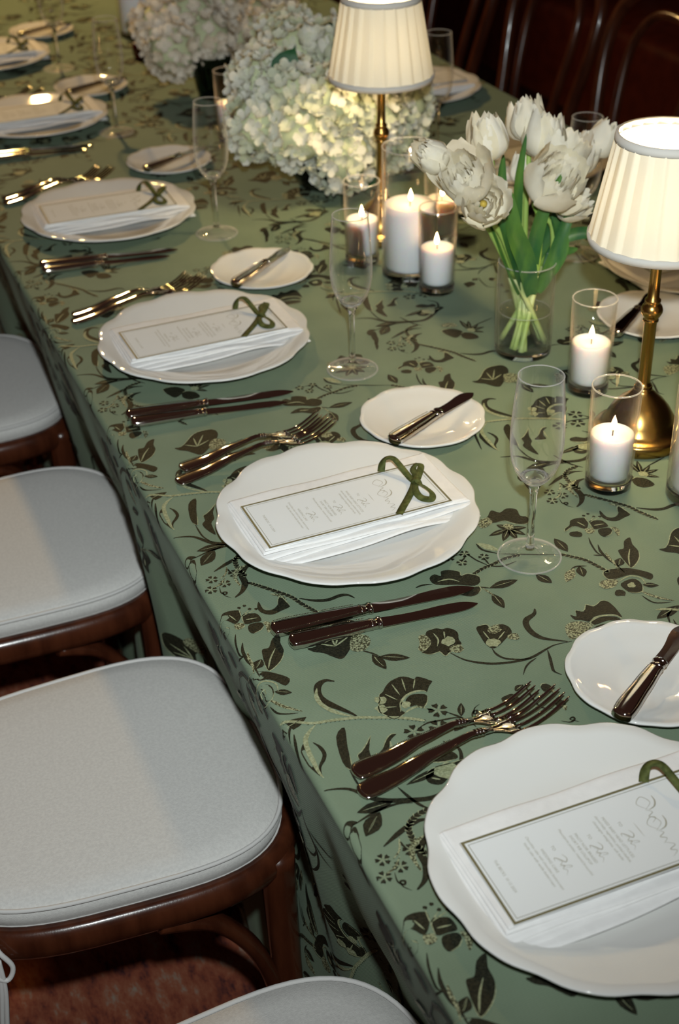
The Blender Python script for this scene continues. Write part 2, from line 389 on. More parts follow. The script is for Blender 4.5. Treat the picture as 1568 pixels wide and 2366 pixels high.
# brocade: one repeat, in millimetres on the cloth (P shape, S stroke, L leaf, F blossom, B dot, R rope; d dark, l light, s speckled)
MOTIF=[('P','d',0,[(141.9,881.6),(139.5,885.3),(137.1,889.0),(131.7,893.6),(128.0,891.3),(124.4,896.1),(118.4,899.7),(111.4,899.0),(105.4,897.0),(99.0,892.2),(94.0,886.8),(88.9,884.1),(87.1,877.3),(83.4,872.8),(80.8,865.3),(80.9,860.3),(84.4,853.9),(87.9,849.1),(93.9,849.6),(100.9,852.4),(98.7,857.1),(102.3,865.4),(109.9,871.9),(119.0,875.1),(127.9,873.6),(130.5,869.9),(136.0,876.5)]),
('S','l',1.6,[(97.4,855.3),(102.2,865.4),(109.5,872.1),(118.4,874.9),(127.0,873.5),(130.4,870.2)]),
('P','d',0,[(128.6,866.7),(122.4,871.0),(115.0,872.4),(108.2,867.9),(106.3,861.8),(107.7,858.0),(114.1,857.5),(116.9,851.3),(125.0,857.5)]),
('S','l',1.5,[(100.8,852.0),(106.1,854.5),(114.5,854.9),(120.1,849.3)]),
('S','l',0.9,[(128.4,890.4),(121.4,879.4)]),
('S','l',0.9,[(117.8,896.5),(113.7,879.1)]),
('S','l',0.9,[(106.0,892.9),(106.4,876.1)]),
('S','l',0.9,[(94.6,882.8),(101.4,870.8)]),
('S','l',0.9,[(85.6,866.8),(96.9,862.9)]),
('B','l',5,[(87.4,877.2)]),
('B','l',5,[(83.0,865.5)]),
('B','l',4,[(105.3,861.5)]),
('R','l',2.6,[(-8.0,887.5),(3.9,883.4),(19.1,874.0),(33.8,870.9),(45.4,868.0),(59.8,863.9),(73.2,857.8),(84.0,852.9),(94.5,847.6),(104.5,841.1),(111.6,835.4)]),
('S','d',4.6,[(60.0,919.1),(52.8,923.7),(45.0,920.8),(40.3,912.7),(39.2,903.0),(43.0,892.5),(49.8,881.9),(55.7,873.1),(59.3,866.5)]),
('S','l',3,[(41.1,916.1),(36.7,906.7),(36.1,895.6),(40.8,883.6),(48.1,874.1),(56.3,867.0)]),
('S','l',3,[(21.0,870.7),(11.9,864.1),(5.3,855.4),(2.3,840.6),(1.5,827.4),(0.8,814.3),(1.9,806.1)]),
('S','d',2.4,[(10.4,850.8),(13.6,843.5),(14.1,834.1),(10.9,827.6),(4.1,819.5),(1.4,808.6)]),
('S','d',4,[(2.1,852.2),(-0.6,844.2),(-1.1,834.2),(-0.8,821.7),(0.5,810.1)]),
('S','d',1.6,[(5.7,880.1),(-1.8,875.1),(-8.0,861.4)]),
('S','d',2,[(-0.8,867.6),(-5.0,853.1),(-9.1,839.0),(-14.9,817.0)]),
('F','d',8.5,[(128.7,843.4)]),
('F','d',8.5,[(119.5,823.4)]),
('F','d',8.5,[(96.7,826.7)]),
('S','d',1.2,[(120.3,849.8),(126.0,844.7)]),
('S','d',1.6,[(134.5,838.4),(142.2,827.5),(148.0,816.4),(149.4,809.8)]),
('S','d',1.4,[(101.9,829.0),(113.3,832.2),(125.4,830.3),(137.6,828.4),(144.8,824.6)]),
('L','d',5,[(143.8,827.5),(152.0,843.9)]),
('L','d',6,[(144.5,820.9),(129.2,812.6)]),
('S','d',0.8,[(152.7,815.4),(152.6,822.7),(156.3,828.4),(160.4,829.0),(157.9,825.2),(156.0,826.8),(160.2,832.7),(166.4,835.4)]),
('P','d',0,[(55.3,974.4),(63.6,973.9),(75.3,985.4),(87.2,997.1),(100.5,999.7),(111.9,997.4),(113.5,985.0),(105.7,971.4),(89.4,953.8),(79.2,946.2),(72.1,953.5),(66.9,961.4),(59.1,967.1)]),
('S','l',1.3,[(80.9,966.0),(68.0,976.1)]),
('S','l',1.3,[(80.9,966.0),(83.1,987.5)]),
('S','l',1.3,[(80.9,966.0),(96.4,990.0)]),
('S','l',1.3,[(80.9,966.0),(98.5,974.7)]),
('P','s',0,[(100.2,972.6),(108.8,974.3),(115.9,966.8),(113.4,956.6),(104.7,949.5),(96.3,950.1),(92.3,956.6)]),
('S','d',1.2,[(100.8,950.5),(108.3,942.4),(113.4,934.6)]),
('L','d',8,[(111.8,934.8),(138.4,920.9)]),
('L','d',8,[(107.8,940.4),(110.9,915.0)]),
('S','l',0.9,[(107.9,935.7),(110.1,919.9)]),
('P','d',0,[(170.0,950.4),(175.7,951.2),(181.0,951.1),(185.5,947.6),(190.7,947.2),(195.4,942.2),(196.4,935.4),(192.9,927.1),(191.9,919.2),(183.8,914.6),(175.0,911.8),(169.0,909.0),(167.6,917.3),(158.5,916.6),(152.3,921.6),(152.9,924.7),(164.3,931.9),(165.3,942.7)]),
('P','s',0,[(159.6,946.7),(165.5,946.8),(167.7,938.7),(164.5,930.4),(154.3,924.0),(150.4,928.5),(155.4,935.9)]),
('B','l',6,[(181.6,928.1)]),
('S','l',1.1,[(174.6,945.4),(174.4,934.2),(169.1,925.5)]),
('S','l',1.0,[(185.2,943.4),(181.3,933.9)]),
('B','s',6,[(183.8,914.6)]),
('S','d',2.1,[(174.8,915.1),(182.4,898.6),(192.9,888.3),(206.3,880.3),(224.8,875.0),(242.2,873.9),(259.4,878.5),(271.9,881.1),(289.3,879.3)]),
('P','d',0,[(216.1,935.4),(222.4,936.9),(228.2,935.6),(228.7,929.0),(239.9,931.7),(245.7,923.8),(243.5,914.1),(235.0,909.4),(223.9,902.6),(215.7,900.8),(212.6,908.4),(213.6,922.1)]),
('B','l',6,[(220.4,908.4)]),
('B','s',6,[(231.3,926.1)]),
('B','s',5,[(242.1,909.0)]),
('S','l',1,[(219.5,928.0),(219.2,913.8)]),
('S','l',1,[(238.6,919.2),(226.4,910.5)]),
('S','d',1.7,[(215.0,901.1),(214.6,892.1),(218.7,883.3),(229.3,876.5),(241.6,872.8)]),
('S','d',4.2,[(282.9,938.8),(278.3,931.8),(266.9,926.7),(262.2,918.5),(261.4,907.3),(264.8,897.2),(271.8,890.2),(285.4,880.6)]),
('P','d',0,[(309.3,915.5),(313.8,911.0),(317.6,919.7),(324.1,914.6),(332.0,923.7),(337.4,917.6),(348.1,922.4),(354.1,919.6),(355.6,909.8),(354.9,901.1),(353.1,890.8),(348.6,898.8),(337.8,902.9),(328.2,902.9),(320.7,898.4),(314.7,904.1),(309.1,907.3)]),
('P','d',0,[(320.6,896.7),(331.2,900.0),(340.8,898.6),(348.9,893.3),(349.1,885.9),(338.8,892.4),(322.2,891.8)]),
('S','l',1.4,[(318.5,896.4),(329.0,901.1),(338.3,900.6),(348.9,896.3),(351.6,889.2)]),
('P','s',0,[(295.4,901.8),(306.7,904.8),(318.0,898.7),(321.1,891.5),(306.0,885.4),(292.1,880.9),(289.4,887.2)]),
('P','d',0,[(319.0,888.1),(331.3,889.7),(346.0,882.9),(343.9,876.6),(326.4,876.0),(310.5,877.5)]),
('L','d',9,[(414.6,884.1),(382.1,875.1)]),
('S','d',1.1,[(246.2,871.5),(237.0,868.1),(229.8,863.3),(222.3,854.7)]),
('S','d',2,[(261.5,877.5),(257.3,865.6),(252.7,854.1),(251.0,847.4),(254.9,840.3)]),
('P','d',0,[(436.9,1005.7),(432.3,993.9),(431.3,982.4),(426.9,972.6),(419.4,964.4),(407.5,957.7),(407.0,967.8),(410.2,983.7),(413.0,990.9),(419.7,991.2),(427.4,1002.4)]),
('S','l',1.1,[(407.9,961.4),(415.1,974.7),(424.7,987.1)]),
('P','d',0,[(375.8,962.5),(386.8,964.6),(402.0,960.2),(412.6,951.7),(420.8,939.8),(413.7,932.1),(407.8,941.3),(400.2,948.0),(386.2,948.1),(375.4,949.9)]),
('P','s',0,[(361.5,947.3),(372.3,951.3),(383.0,946.3),(375.8,937.6),(363.6,937.5)]),
('P','d',0,[(382.8,939.1),(398.0,941.6),(401.6,932.0),(395.4,919.1),(384.1,920.6),(380.8,930.5)]),
('S','l',1.3,[(382.5,942.4),(397.0,946.3),(406.1,938.8),(404.6,927.4)]),
('B','l',4,[(390.8,932.2)]),
('B','d',5,[(372.6,925.6)]),
('L','d',6,[(401.2,928.4),(415.5,920.5)]),
('S','s',2.5,[(393.6,919.9),(401.6,905.4),(414.5,892.4)]),
('S','d',1.3,[(390.4,913.6),(394.9,898.3),(410.4,892.1)]),
('R','d',3.4,[(354.2,1009.7),(362.8,1000.6),(372.2,989.5),(378.3,973.5),(382.0,960.3)]),
('R','d',3.2,[(254.7,1015.3),(269.2,1020.7),(282.2,1022.9),(300.3,1027.2),(315.5,1025.9)]),
('S','d',1.2,[(297.6,1036.6),(316.3,1027.2),(334.9,1017.9),(354.7,1008.8)]),
('S','d',1.4,[(276.1,1022.5),(290.1,1015.9),(307.1,1018.0)]),
('P','d',0,[(396.8,1060.0),(405.9,1061.2),(414.4,1057.2),(410.8,1046.2),(402.9,1039.2),(396.2,1048.7),(387.8,1046.9),(380.6,1043.5),(383.4,1048.9),(391.2,1052.5)]),
('P','d',0,[(413.7,1049.2),(421.6,1049.1),(428.1,1045.4),(428.2,1033.8),(420.4,1033.8),(410.9,1035.4)]),
('P','d',0,[(415.1,1032.7),(426.9,1030.8),(425.6,1021.5),(414.1,1017.3),(411.1,1024.0)]),
('P','d',0,[(384.6,1040.5),(395.6,1037.5),(391.7,1028.4),(381.9,1033.7)]),
('S','s',4,[(428.9,1030.6),(431.9,1023.9),(427.5,1012.8)]),
('S','l',1,[(401.9,1054.7),(405.4,1043.3)]),
('S','l',1,[(414.4,1040.9),(425.9,1039.2)]),
('B','s',5,[(405.2,1034.5)]),
('B','d',1.6,[(415.1,1062.4)]),
('B','d',1.6,[(424.1,1056.4)]),
('B','d',1.6,[(429.8,1053.7)]),
('B','d',1.6,[(421.0,1063.4)]),
('S','l',0.7,[(412.1,1047.4),(414.2,1061.0)]),
('S','l',0.7,[(412.1,1047.4),(423.2,1055.0)]),
('S','l',0.7,[(412.1,1047.4),(428.9,1052.3)]),
('S','d',1.2,[(397.6,1023.9),(393.3,1012.0),(390.5,996.2),(393.0,989.7)]),
('S','d',1.5,[(384.6,993.9),(393.6,988.7)]),
('S','s',2,[(398.4,992.5),(396.6,983.3),(396.4,973.4),(393.4,960.9)]),
('P','d',0,[(320.9,1105.5),(329.7,1114.0),(335.7,1106.0),(346.4,1110.3),(355.4,1103.9),(352.9,1091.4),(359.2,1085.5),(352.9,1074.6),(340.8,1078.0),(332.6,1089.1),(319.2,1091.0),(315.3,1100.8)]),
('P','s',0,[(306.4,1101.3),(319.4,1102.6),(318.3,1091.1),(304.3,1086.0),(302.0,1095.0)]),
('L','d',6,[(329.0,1074.2),(303.1,1070.6)]),
('L','d',6,[(329.0,1074.2),(312.2,1055.9)]),
('L','d',6,[(329.0,1074.2),(327.1,1052.5)]),
('L','d',6,[(329.0,1074.2),(339.7,1056.1)]),
('L','d',6,[(329.0,1074.2),(320.8,1086.3)]),
('L','d',6,[(329.0,1074.2),(347.7,1068.4)]),
('B','s',5,[(331.1,1077.9)]),
('L','l',7,[(299.9,1040.9),(284.3,1064.3)]),
('S','d',1.8,[(284.3,1064.3),(295.2,1054.1),(300.1,1039.5)]),
('S','d',1.8,[(284.1,1063.4),(285.1,1050.2),(297.6,1036.6)]),
('S','d',1,[(277.6,1021.7),(270.1,1036.9),(265.6,1050.7),(253.0,1053.2)]),
('F','d',5.5,[(264.3,1052.0)]),
('F','d',5.5,[(254.6,1039.0)]),
('F','d',5.5,[(279.9,1038.7)]),
('F','d',5.5,[(246.6,1052.1)]),
('S','d',0.8,[(279.3,1037.6),(278.3,1023.1)]),
('S','d',0.8,[(255.2,1040.4),(264.8,1049.4)]),
('P','d',0,[(211.6,1027.8),(219.2,1032.4),(224.1,1026.9),(227.9,1034.2),(236.7,1032.7),(244.8,1025.1),(242.5,1018.4),(249.1,1019.2),(258.5,1011.6),(256.5,1002.2),(247.3,997.6),(232.7,1006.2),(212.7,1015.5)]),
('P','d',0,[(210.6,994.4),(224.8,991.0),(235.7,982.9),(247.6,985.7),(250.6,994.8),(237.3,996.8),(225.1,1002.5)]),
('S','l',1.3,[(216.4,1019.1),(229.2,1018.0),(236.5,1009.9)]),
('S','l',1.2,[(223.3,995.4),(235.3,993.0)]),
('S','d',1.6,[(191.9,1019.3),(200.0,1020.4),(210.1,1017.9)]),
('S','d',1.1,[(249.4,994.4),(260.7,986.9)]),
('L','d',9,[(259.2,987.7),(292.0,988.4)]),
('S','s',1.4,[(252.5,991.3),(255.4,980.6),(257.4,970.4)]),
('L','d',8,[(257.0,978.3),(256.3,951.9)]),
('L','d',9,[(363.7,1010.3),(363.8,1037.8)]),
('L','d',9,[(313.2,988.9),(320.4,968.9)]),
('S','d',1.6,[(368.2,979.8),(356.5,983.6),(346.9,978.2)]),
('L','s',8,[(353.4,981.7),(333.8,964.0)]),
('L','d',8,[(361.2,983.0),(354.9,964.8)]),
('R','d',3.6,[(40.2,1099.8),(52.5,1084.6),(63.2,1070.3),(72.2,1056.9),(77.2,1042.4),(86.4,1021.7)]),
('S','d',3.2,[(78.3,1052.0),(91.3,1042.0),(103.8,1037.7),(117.1,1039.3),(125.0,1036.6),(129.0,1029.2)]),
('P','d',0,[(39.4,1063.8),(34.5,1054.6),(35.8,1045.0),(43.8,1038.3),(55.2,1040.5),(65.1,1043.5),(64.0,1053.1),(63.1,1063.3),(57.9,1058.9),(54.9,1051.2),(46.7,1045.9),(39.4,1049.9)]),
('S','s',2.5,[(54.6,1071.2),(61.2,1065.1),(66.2,1055.1)]),
('P','d',0,[(60.2,1255.2),(47.5,1241.8),(39.0,1236.5),(38.3,1227.7),(32.9,1221.2),(34.2,1208.2),(39.8,1196.0),(42.5,1218.6),(48.5,1226.6),(51.6,1239.8)]),
('S','d',4.6,[(59.6,1128.0),(47.7,1125.3),(39.7,1114.4),(37.8,1099.3),(30.2,1087.1),(20.4,1080.5)]),
('S','s',3.2,[(50.0,1129.1),(38.5,1124.0),(32.0,1113.1),(31.6,1095.9)]),
('S','d',2,[(54.3,770.8),(58.1,755.8),(62.9,743.4),(71.0,732.3)]),
('S','d',1.8,[(2.8,746.0),(19.6,751.0),(34.0,753.3),(47.2,752.9),(58.0,748.7)]),
('L','d',9,[(11.2,757.6),(43.8,757.1)]),
('L','d',11,[(7.1,730.7),(28.8,750.9)]),
('S','l',0.9,[(10.4,733.6),(24.4,747.0)]),
('S','d',5,[(-7.3,735.4),(-4.1,743.7),(1.3,748.5),(6.9,747.7)]),
('S','d',5.5,[(3.2,744.0),(-1.9,733.9),(-4.9,721.3),(-7.9,708.6)]),
('S','d',3,[(-8.5,716.0),(-11.3,703.8),(-16.3,691.8)]),
('R','d',4,[(66.6,737.1),(53.0,734.1),(43.0,726.0),(40.1,713.1),(40.3,702.6),(43.4,693.4)]),
('S','d',3.4,[(15.4,714.7),(31.4,722.3),(44.3,727.2),(54.5,728.9),(66.1,725.4)]),
('F','d',6,[(9.0,702.2)]),
('F','d',6,[(18.8,690.2)]),
('F','d',6,[(2.6,685.5)]),
('F','d',6,[(33.4,703.1)]),
('S','s',1.2,[(31.1,718.9),(25.2,705.9),(16.8,699.5)]),
('S','d',1.2,[(29.7,716.0),(30.3,708.8),(32.8,703.4)]),
('S','s',1.2,[(5.0,688.0),(13.9,690.7),(22.9,700.1)]),
('S','d',0.9,[(12.0,686.6),(10.2,677.4),(13.5,672.4),(15.6,675.4),(12.3,676.5),(12.1,670.9),(16.6,664.5)]),
('P','d',0,[(80.4,770.5),(86.6,777.5),(97.0,778.7),(107.8,777.7),(116.3,777.8),(122.9,776.8),(122.9,770.9),(109.7,765.0),(99.9,763.6),(89.5,758.3),(81.4,762.9)]),
('B','l',9,[(99.7,771.5)]),
('P','d',0,[(90.8,795.1),(100.2,796.5),(108.2,789.6),(115.6,790.3),(116.9,781.6),(104.0,781.4),(91.4,787.2)]),
('S','l',1.2,[(84.9,768.5),(90.9,763.8)]),
('S','l',1.2,[(106.8,770.3),(118.1,773.0)]),
('P','d',0,[(53.2,811.6),(62.7,818.4),(73.5,831.1),(81.4,830.6),(73.8,825.7),(67.9,816.1),(65.7,806.9)]),
('S','l',1.2,[(72.4,824.3),(70.4,817.0),(69.2,808.3)]),
('S','d',2.2,[(2.2,591.4),(-1.9,579.7),(-2.5,564.7),(-0.4,552.9),(-0.5,537.0)]),
('L','d',8,[(-0.6,549.0),(10.1,560.5)]),
('S','l',1,[(1.4,550.7),(8.7,559.0)]),
('S','d',3.6,[(393.6,1626.7),(413.3,1619.3),(428.5,1599.6),(449.6,1588.5),(477.1,1581.4),(498.9,1593.9),(512.9,1608.3),(519.7,1625.5),(511.3,1639.3)]),
('L','d',6,[(459.2,1604.0),(499.6,1611.0)]),
('P','d',0,[(428.6,1683.0),(440.2,1691.2),(432.8,1667.3),(424.9,1638.9),(421.1,1651.4)]),
('S','d',1.2,[(422.7,1640.0),(422.9,1616.3),(428.9,1600.5)]),
('P','d',0,[(483.1,1539.0),(496.9,1541.4),(506.3,1533.9),(508.2,1524.0),(492.8,1512.1),(486.7,1521.4)]),
('P','d',0,[(506.1,1523.0),(518.9,1515.9),(520.5,1500.3),(506.3,1500.3),(500.4,1510.0)]),
('L','d',5,[(519.6,1525.6),(543.2,1526.3)]),
('L','d',5,[(519.6,1525.6),(534.6,1511.4)]),
('L','d',5,[(519.6,1525.6),(531.8,1553.1)]),
('L','d',5,[(519.6,1525.6),(521.6,1560.1)]),
('L','d',5,[(519.6,1525.6),(539.1,1537.4)]),
('B','l',5,[(521.3,1524.7)]),
('S','d',1.4,[(534.5,1537.1),(550.6,1542.1),(566.9,1547.2)]),
('P','s',0,[(492.7,1557.1),(505.6,1558.5),(511.4,1548.1),(506.5,1542.9),(492.3,1549.7)]),
('P','d',0,[(187.9,834.1),(193.8,835.9),(199.9,835.8),(202.8,830.0),(202.2,823.0),(194.1,820.0),(187.1,818.3),(186.6,825.7)]),
('L','d',6,[(215.3,842.6),(204.2,838.0)]),
('S','d',1.3,[(217.4,843.5),(214.4,828.7),(214.3,809.7),(224.1,803.0)]),
('P','d',0,[(229.7,812.3),(235.4,811.5),(237.7,804.5),(231.9,800.5),(228.1,804.5)]),
('P','s',0,[(231.8,802.8),(236.8,801.0),(232.3,795.5)]),
('S','d',1.2,[(221.4,785.6),(227.8,780.9),(233.2,782.4),(233.6,785.5),(229.7,784.0),(235.3,778.2)]),
('P','d',0,[(229.4,835.7),(235.4,835.2),(238.3,827.0),(233.2,823.6),(227.6,827.3)]),
('P','s',0,[(232.3,827.4),(238.3,827.0),(234.3,821.5)])]
PX, PY = 0.397, 0.417
MI = {'d': 0, 'l': 1, 's': 2}
from mathutils.geometry import tessellate_polygon
cell = []                      # (material, [three 2D points])
def poly2(mi, pts):
    P = [Vector((p[0], p[1], 0)) for p in pts]
    for t in tessellate_polygon([P]):
        cell.append((mi, [P[i] for i in t]))
def stroke2(mi, pts, w, taper=(.25, .35), sub=5):
    if mi == 0: w = max(w, 2.0)
    P = catmull([Vector((x, y, 0)) for x, y in pts], sub); n = len(P); L, R = [], []
    for i, p in enumerate(P):
        t = (P[min(i + 1, n - 1)] - P[max(i - 1, 0)]); t = t.normalized() if t.length else Vector((1, 0, 0))
        s = i / (n - 1); ww = w * .5 * min(1, (s / taper[0] if s < taper[0] else 1) * .8 + .2, ((1 - s) / taper[1] if 1 - s < taper[1] else 1) * .8 + .2)
        nn = Vector((-t.y, t.x, 0)); L.append(p + nn * ww); R.append(p - nn * ww)
    for i in range(n - 1):
        cell.append((mi, [L[i], R[i], R[i + 1]])); cell.append((mi, [L[i], R[i + 1], L[i + 1]]))
def leaf2(mi, a, b, w):
    a, b = Vector((*a, 0)), Vector((*b, 0)); d = b - a; nn = Vector((-d.y, d.x, 0)).normalized(); c = []
    for s, k in ((0, .05), (.15, .5), (.35, .95), (.55, 1), (.75, .7), (.9, .35), (1, 0)): c.append((a + d * s + nn * (w * .5 * k), a + d * s - nn * (w * .5 * k)))
    for (p, q), (r, t) in zip(c, c[1:]): cell.append((mi, [p, q, t])); cell.append((mi, [p, t, r]))
    if mi == 0: stroke2(1, [tuple((a + d * .15).xy), tuple((a + d * .8).xy)], .7, sub=3)
rnd = random.Random(3)
for kind, mat, w, pts in MOTIF:
    mi = MI[mat]; w *= {'S': 1.5, 'R': 1.3, 'L': 1.35}.get(kind, 1.12)
    if kind == 'P':
        P = catmull([Vector((x, y, 0)) for x, y in pts], 3, True); poly2(mi, [(p.x, p.y) for p in P])
        if mi == 0:   # pale edge stitches along part of the outline
            n = len(P); k = n * 2 // 5; s0 = rnd.randrange(n)
            stroke2(1, [(P[(s0 + i) % n].x, P[(s0 + i) % n].y) for i in range(0, k, 2)], 1.1, sub=2)
    elif kind == 'S': stroke2(mi, pts, w)
    elif kind == 'L': leaf2(mi, pts[0], pts[1], w)
    elif kind == 'B':
        c = pts[0]; poly2(mi, [(c[0] + w * (1 + .25 * rnd.uniform(-1, 1)) * math.cos(a), c[1] + w * (1 + .25 * rnd.uniform(-1, 1)) * math.sin(a)) for a in [i * PI / 6 for i in range(12)]])
    elif kind == 'F':
        c = pts[0]; ph = rnd.uniform(0, 2)
        for k in range(5):
            a = ph + k * 2 * PI / 5; poly2(0, [(c[0] + w * .25 * math.cos(a) , c[1] + w * .25 * math.sin(a))] + [(c[0] + w * r * math.cos(a + o), c[1] + w * r * math.sin(a + o)) for r, o in ((.7, -.42), (1, -.3), (.9, 0), (1, .3), (.7, .42))])
            stroke2(1, [(c[0], c[1]), (c[0] + w * .75 * math.cos(a + PI / 5), c[1] + w * .75 * math.sin(a + PI / 5))], .8, sub=2)
    elif kind == 'R':
        stroke2(mi, pts, w, (.05, .05)); P = catmull([Vector((x, y, 0)) for x, y in pts], 6)
        acc = 0
        for a, b in zip(P, P[1:]):
            acc += (b - a).length
            if acc > 3.4:
                acc = 0; d = (b - a).normalized(); nn = Vector((-d.y, d.x, 0))
                for s in (-1, 1):
                    q = b + nn * s * w * .62 - d * 1.6; e = b + d * 1.6; cell.append((1 - mi if mi < 2 else 0, [e, q, q + d * 1.3 + nn * s * .2]))
tri = []
def split(mi, t, depth=0):
    e = [(t[(i + 1) % 3] - t[i]).length for i in range(3)]; k = max(range(3), key=lambda i: e[i])
    if e[k] > 14 and depth < 7:
        a, b, c = t[k], t[(k + 1) % 3], t[(k + 2) % 3]; m = (a + b) / 2
        split(mi, [a, m, c], depth + 1); split(mi, [m, b, c], depth + 1)
    else: tri.append((mi, [p / 1000 for p in t]))
for mi, t in cell: split(mi, t)
OFF = (.00030, .00065, .00045)
g = G()
for i in range(-3, 3):
    for j in range(-4, 9):
        du, dv = i * PX, j * PY
        for mi, t in tri:
            if not (-.71 < t[0].x + du < W + .03 and .3 < t[0].y + dv < Y1): continue
            q = [(p.x + du, p.y + dv) for p in t]
            if any(a < -.70 or a > W + .02 or b < .3 or b > Y1 - .02 for a, b in q): continue
            o = len(g.v); 
            V = [S(a, b, OFF[mi]) for a, b in q]
            g.v += [tuple(p) for p in V]
            cr = (q[1][0] - q[0][0]) * (q[2][1] - q[0][1]) - (q[2][0] - q[0][0]) * (q[1][1] - q[0][1])
            g.f.append((o, o + 1, o + 2) if cr > 0 else (o, o + 2, o + 1)); g.m.append(mi)
pat = obj('woven_flower_pattern', g, [M['thread_dark'], M['thread_light'], M['thread_speck']], cloth, smooth=False)
pat['kind'] = 'stuff'; pat['label'] = 'dark bronze and pale sage woven flowers, vines and leaves'

# ------------------------------------------------------------------ chairs
def outline(n, grow=0.0, e=3.4):
    out = []
    for k in range(n):
        t = 2 * PI * k / n; c, s = math.cos(t), math.sin(t)
        x = math.copysign(abs(c) ** (2 / e), c) * .195; y = math.copysign(abs(s) ** (2 / e), s)
        hw = .168 + (x + .195) / .39 * .022
        nrm = Vector((c, s, 0)); out.append(Vector((x, y * hw, 0)) + nrm * grow)
    return out
def make_chair():
    t = thing('bentwood_chair', 'x', 'chair')
    ring = [p + Vector((0, 0, .447)) for p in outline(64, .004)]
    obj('seat_frame', tube(ring, .0125, 12, True, .021), M['wood'], t)
    g = G(); o = outline(64, -.006)
    loft([[p * .5 + Vector((0, 0, .458)) for p in o], [p + Vector((0, 0, .458)) for p in o], [p + Vector((0, 0, .450)) for p in o]], True, g)
    obj('seat_panel', g, M['cane'], t, smooth=False)
    for s in (-1, 1):
        P = catmull([(.160, s * .158, .455), (.162, s * .160, .33), (.170, s * .168, .12), (.176, s * .174, 0)], 5)
        obj('leg', tube(P, [.0205 - .0065 * i / (len(P) - 1) for i in range(len(P))], 12), M['wood'], t)
        B = catmull([(.02, s * .176, .425), (.075, s * .172, .40), (.118, s * .168, .34), (.142, s * .165, .27), (.150, s * .164, .22)], 5)
        obj('brace', tube(B, .015, 10, rz=.010), M['wood'], t)
        B = catmull([(.175, s * .02, .425), (.173, s * .075, .40), (.170, s * .118, .34), (.168, s * .138, .27), (.168, s * .146, .22)], 5)
        obj('brace', tube(B, .010, 10, rz=.015), M['wood'], t)
    hoop = [(-.262, -.172, 0), (-.215, -.160, .25), (-.192, -.152, .45), (-.215, -.172, .60), (-.245, -.196, .74), (-.268, -.180, .83), (-.280, -.110, .885), (-.283, 0, .90)]
    hoop = hoop + [(x, -y, z) for x, y, z in hoop[-2::-1]]
    P = catmull(hoop, 6); obj('back_hoop', tube(P, .0150, 12), M['wood'], t)
    inn = [(-.190, -.085, .455), (-.212, -.098, .60), (-.243, -.112, .73), (-.262, -.098, .80), (-.272, -.055, .84), (-.275, 0, .85)]
    inn = inn + [(x, -y, z) for x, y, z in inn[-2::-1]]
    obj('inner_hoop', tube(catmull(inn, 6), .0110, 10), M['wood'], t)
    return t
def make_cushion():
    t = thing('seat_cushion', 'x', 'cushion')
    secs = []; n = 72
    for gr, z in ((-.10, .001), (-.012, .000), (-.003, .006), (.000, .016), (-.001, .026), (-.008, .0325), (-.03, .0365), (-.07, .039), (-.12, .0405)):
        o = outline(n); sc = 1 + gr / .195
        secs.append([Vector((p.x * sc, p.y * sc, z)) for p in o])
    g = loft(secs, True); obj('cover', g, M['cushion'], t)
    for z, gr in ((.029, .002), (.004, .0015)):
        sc = 1 + (gr - .003) / .195
        obj('piping', tube([Vector((p.x * sc, p.y * sc, z)) for p in outline(n)], .0026, 6, True), M['piping'], t)
    for s in (-1, 1):
        c = Vector((-.145, s * .168, .006))
        lo = catmull([c, c + Vector((.002, s * .010, -.008)), c + Vector((.012, s * .014, -.03)), c + Vector((.004, s * .016, -.045)), c + Vector((-.010, s * .014, -.03)), c + Vector((-.004, s * .012, -.012))], 6)
        g = tube(lo, .0028, 8)
        tube(catmull([c + Vector((0, s * .012, -.018)), c + Vector((-.004, s * .016, -.06)), c + Vector((-.012, s * .017, -.12)), c + Vector((-.018, s * .018, -.20))], 6), .0026, 8, g=g)
        tube(catmull([c + Vector((0, s * .012, -.018)), c + Vector((.000, s * .017, -.06)), c + Vector((-.008, s * .019, -.13)), c + Vector((-.008, s * .02, -.19))], 6), .0026, 8, g=g)
        obj('tie_cord', g, M['piping'], t)
    return t
ORD = ['nearest', 'second', 'third', 'fourth', 'fifth', 'sixth']
ch0, cu0 = make_chair(), make_cushion()
near = [(-.133, .640, .02), (-.133, 1.172, -.02), (-.128, 1.672, .03), (-.130, 2.185, .02)]
names = ['nearest, mostly cut off by the bottom edge', 'second from the bottom of the picture', 'third from the bottom of the picture', 'farthest up the left edge of the picture']
for i, (x, y, a) in enumerate(near):
    place(ch0, i > 0, 'mahogany bentwood chair, ' + names[i], (x, y, 0), (0, 0, a), 'bentwood chairs along the near side')
    place(cu0, i > 0, 'pale oatmeal seat cushion, ' + names[i], (x, y, .4595), (0, 0, a), 'seat cushions along the near side')
far = [(1.235, 2.49, PI + .02, 'closest to the pleated lamp at the right edge'), (1.24, 2.95, PI - .03, 'middle one of the dark row behind the table'), (1.235, 3.42, PI, 'farthest one, behind the left pleated lamp')]
for x, y, a, nm in far:
    place(ch0, True, 'dark bentwood chair with double hoop back, ' + nm, (x, y, 0), (0, 0, a), 'bentwood chairs along the far side')
rb = thing('banquette', 'dark oxblood leather bench seat against the wall', 'bench', (2.55, 3.2, 0), 0)
def rbox(x0, x1, y0, y1, z0, z1, r=.03):
    g = box(x0, x1, y0, y1, z0, z1); me = mesh('tmp', g, M['redwall'])
    bm = bmesh.new(); bm.from_mesh(me); bmesh.ops.bevel(bm, geom=bm.edges[:], offset=r, segments=3, affect='EDGES', profile=.5); bm.to_mesh(me); bm.free()
    me.polygons.foreach_set('use_smooth', [True] * len(me.polygons)); return me
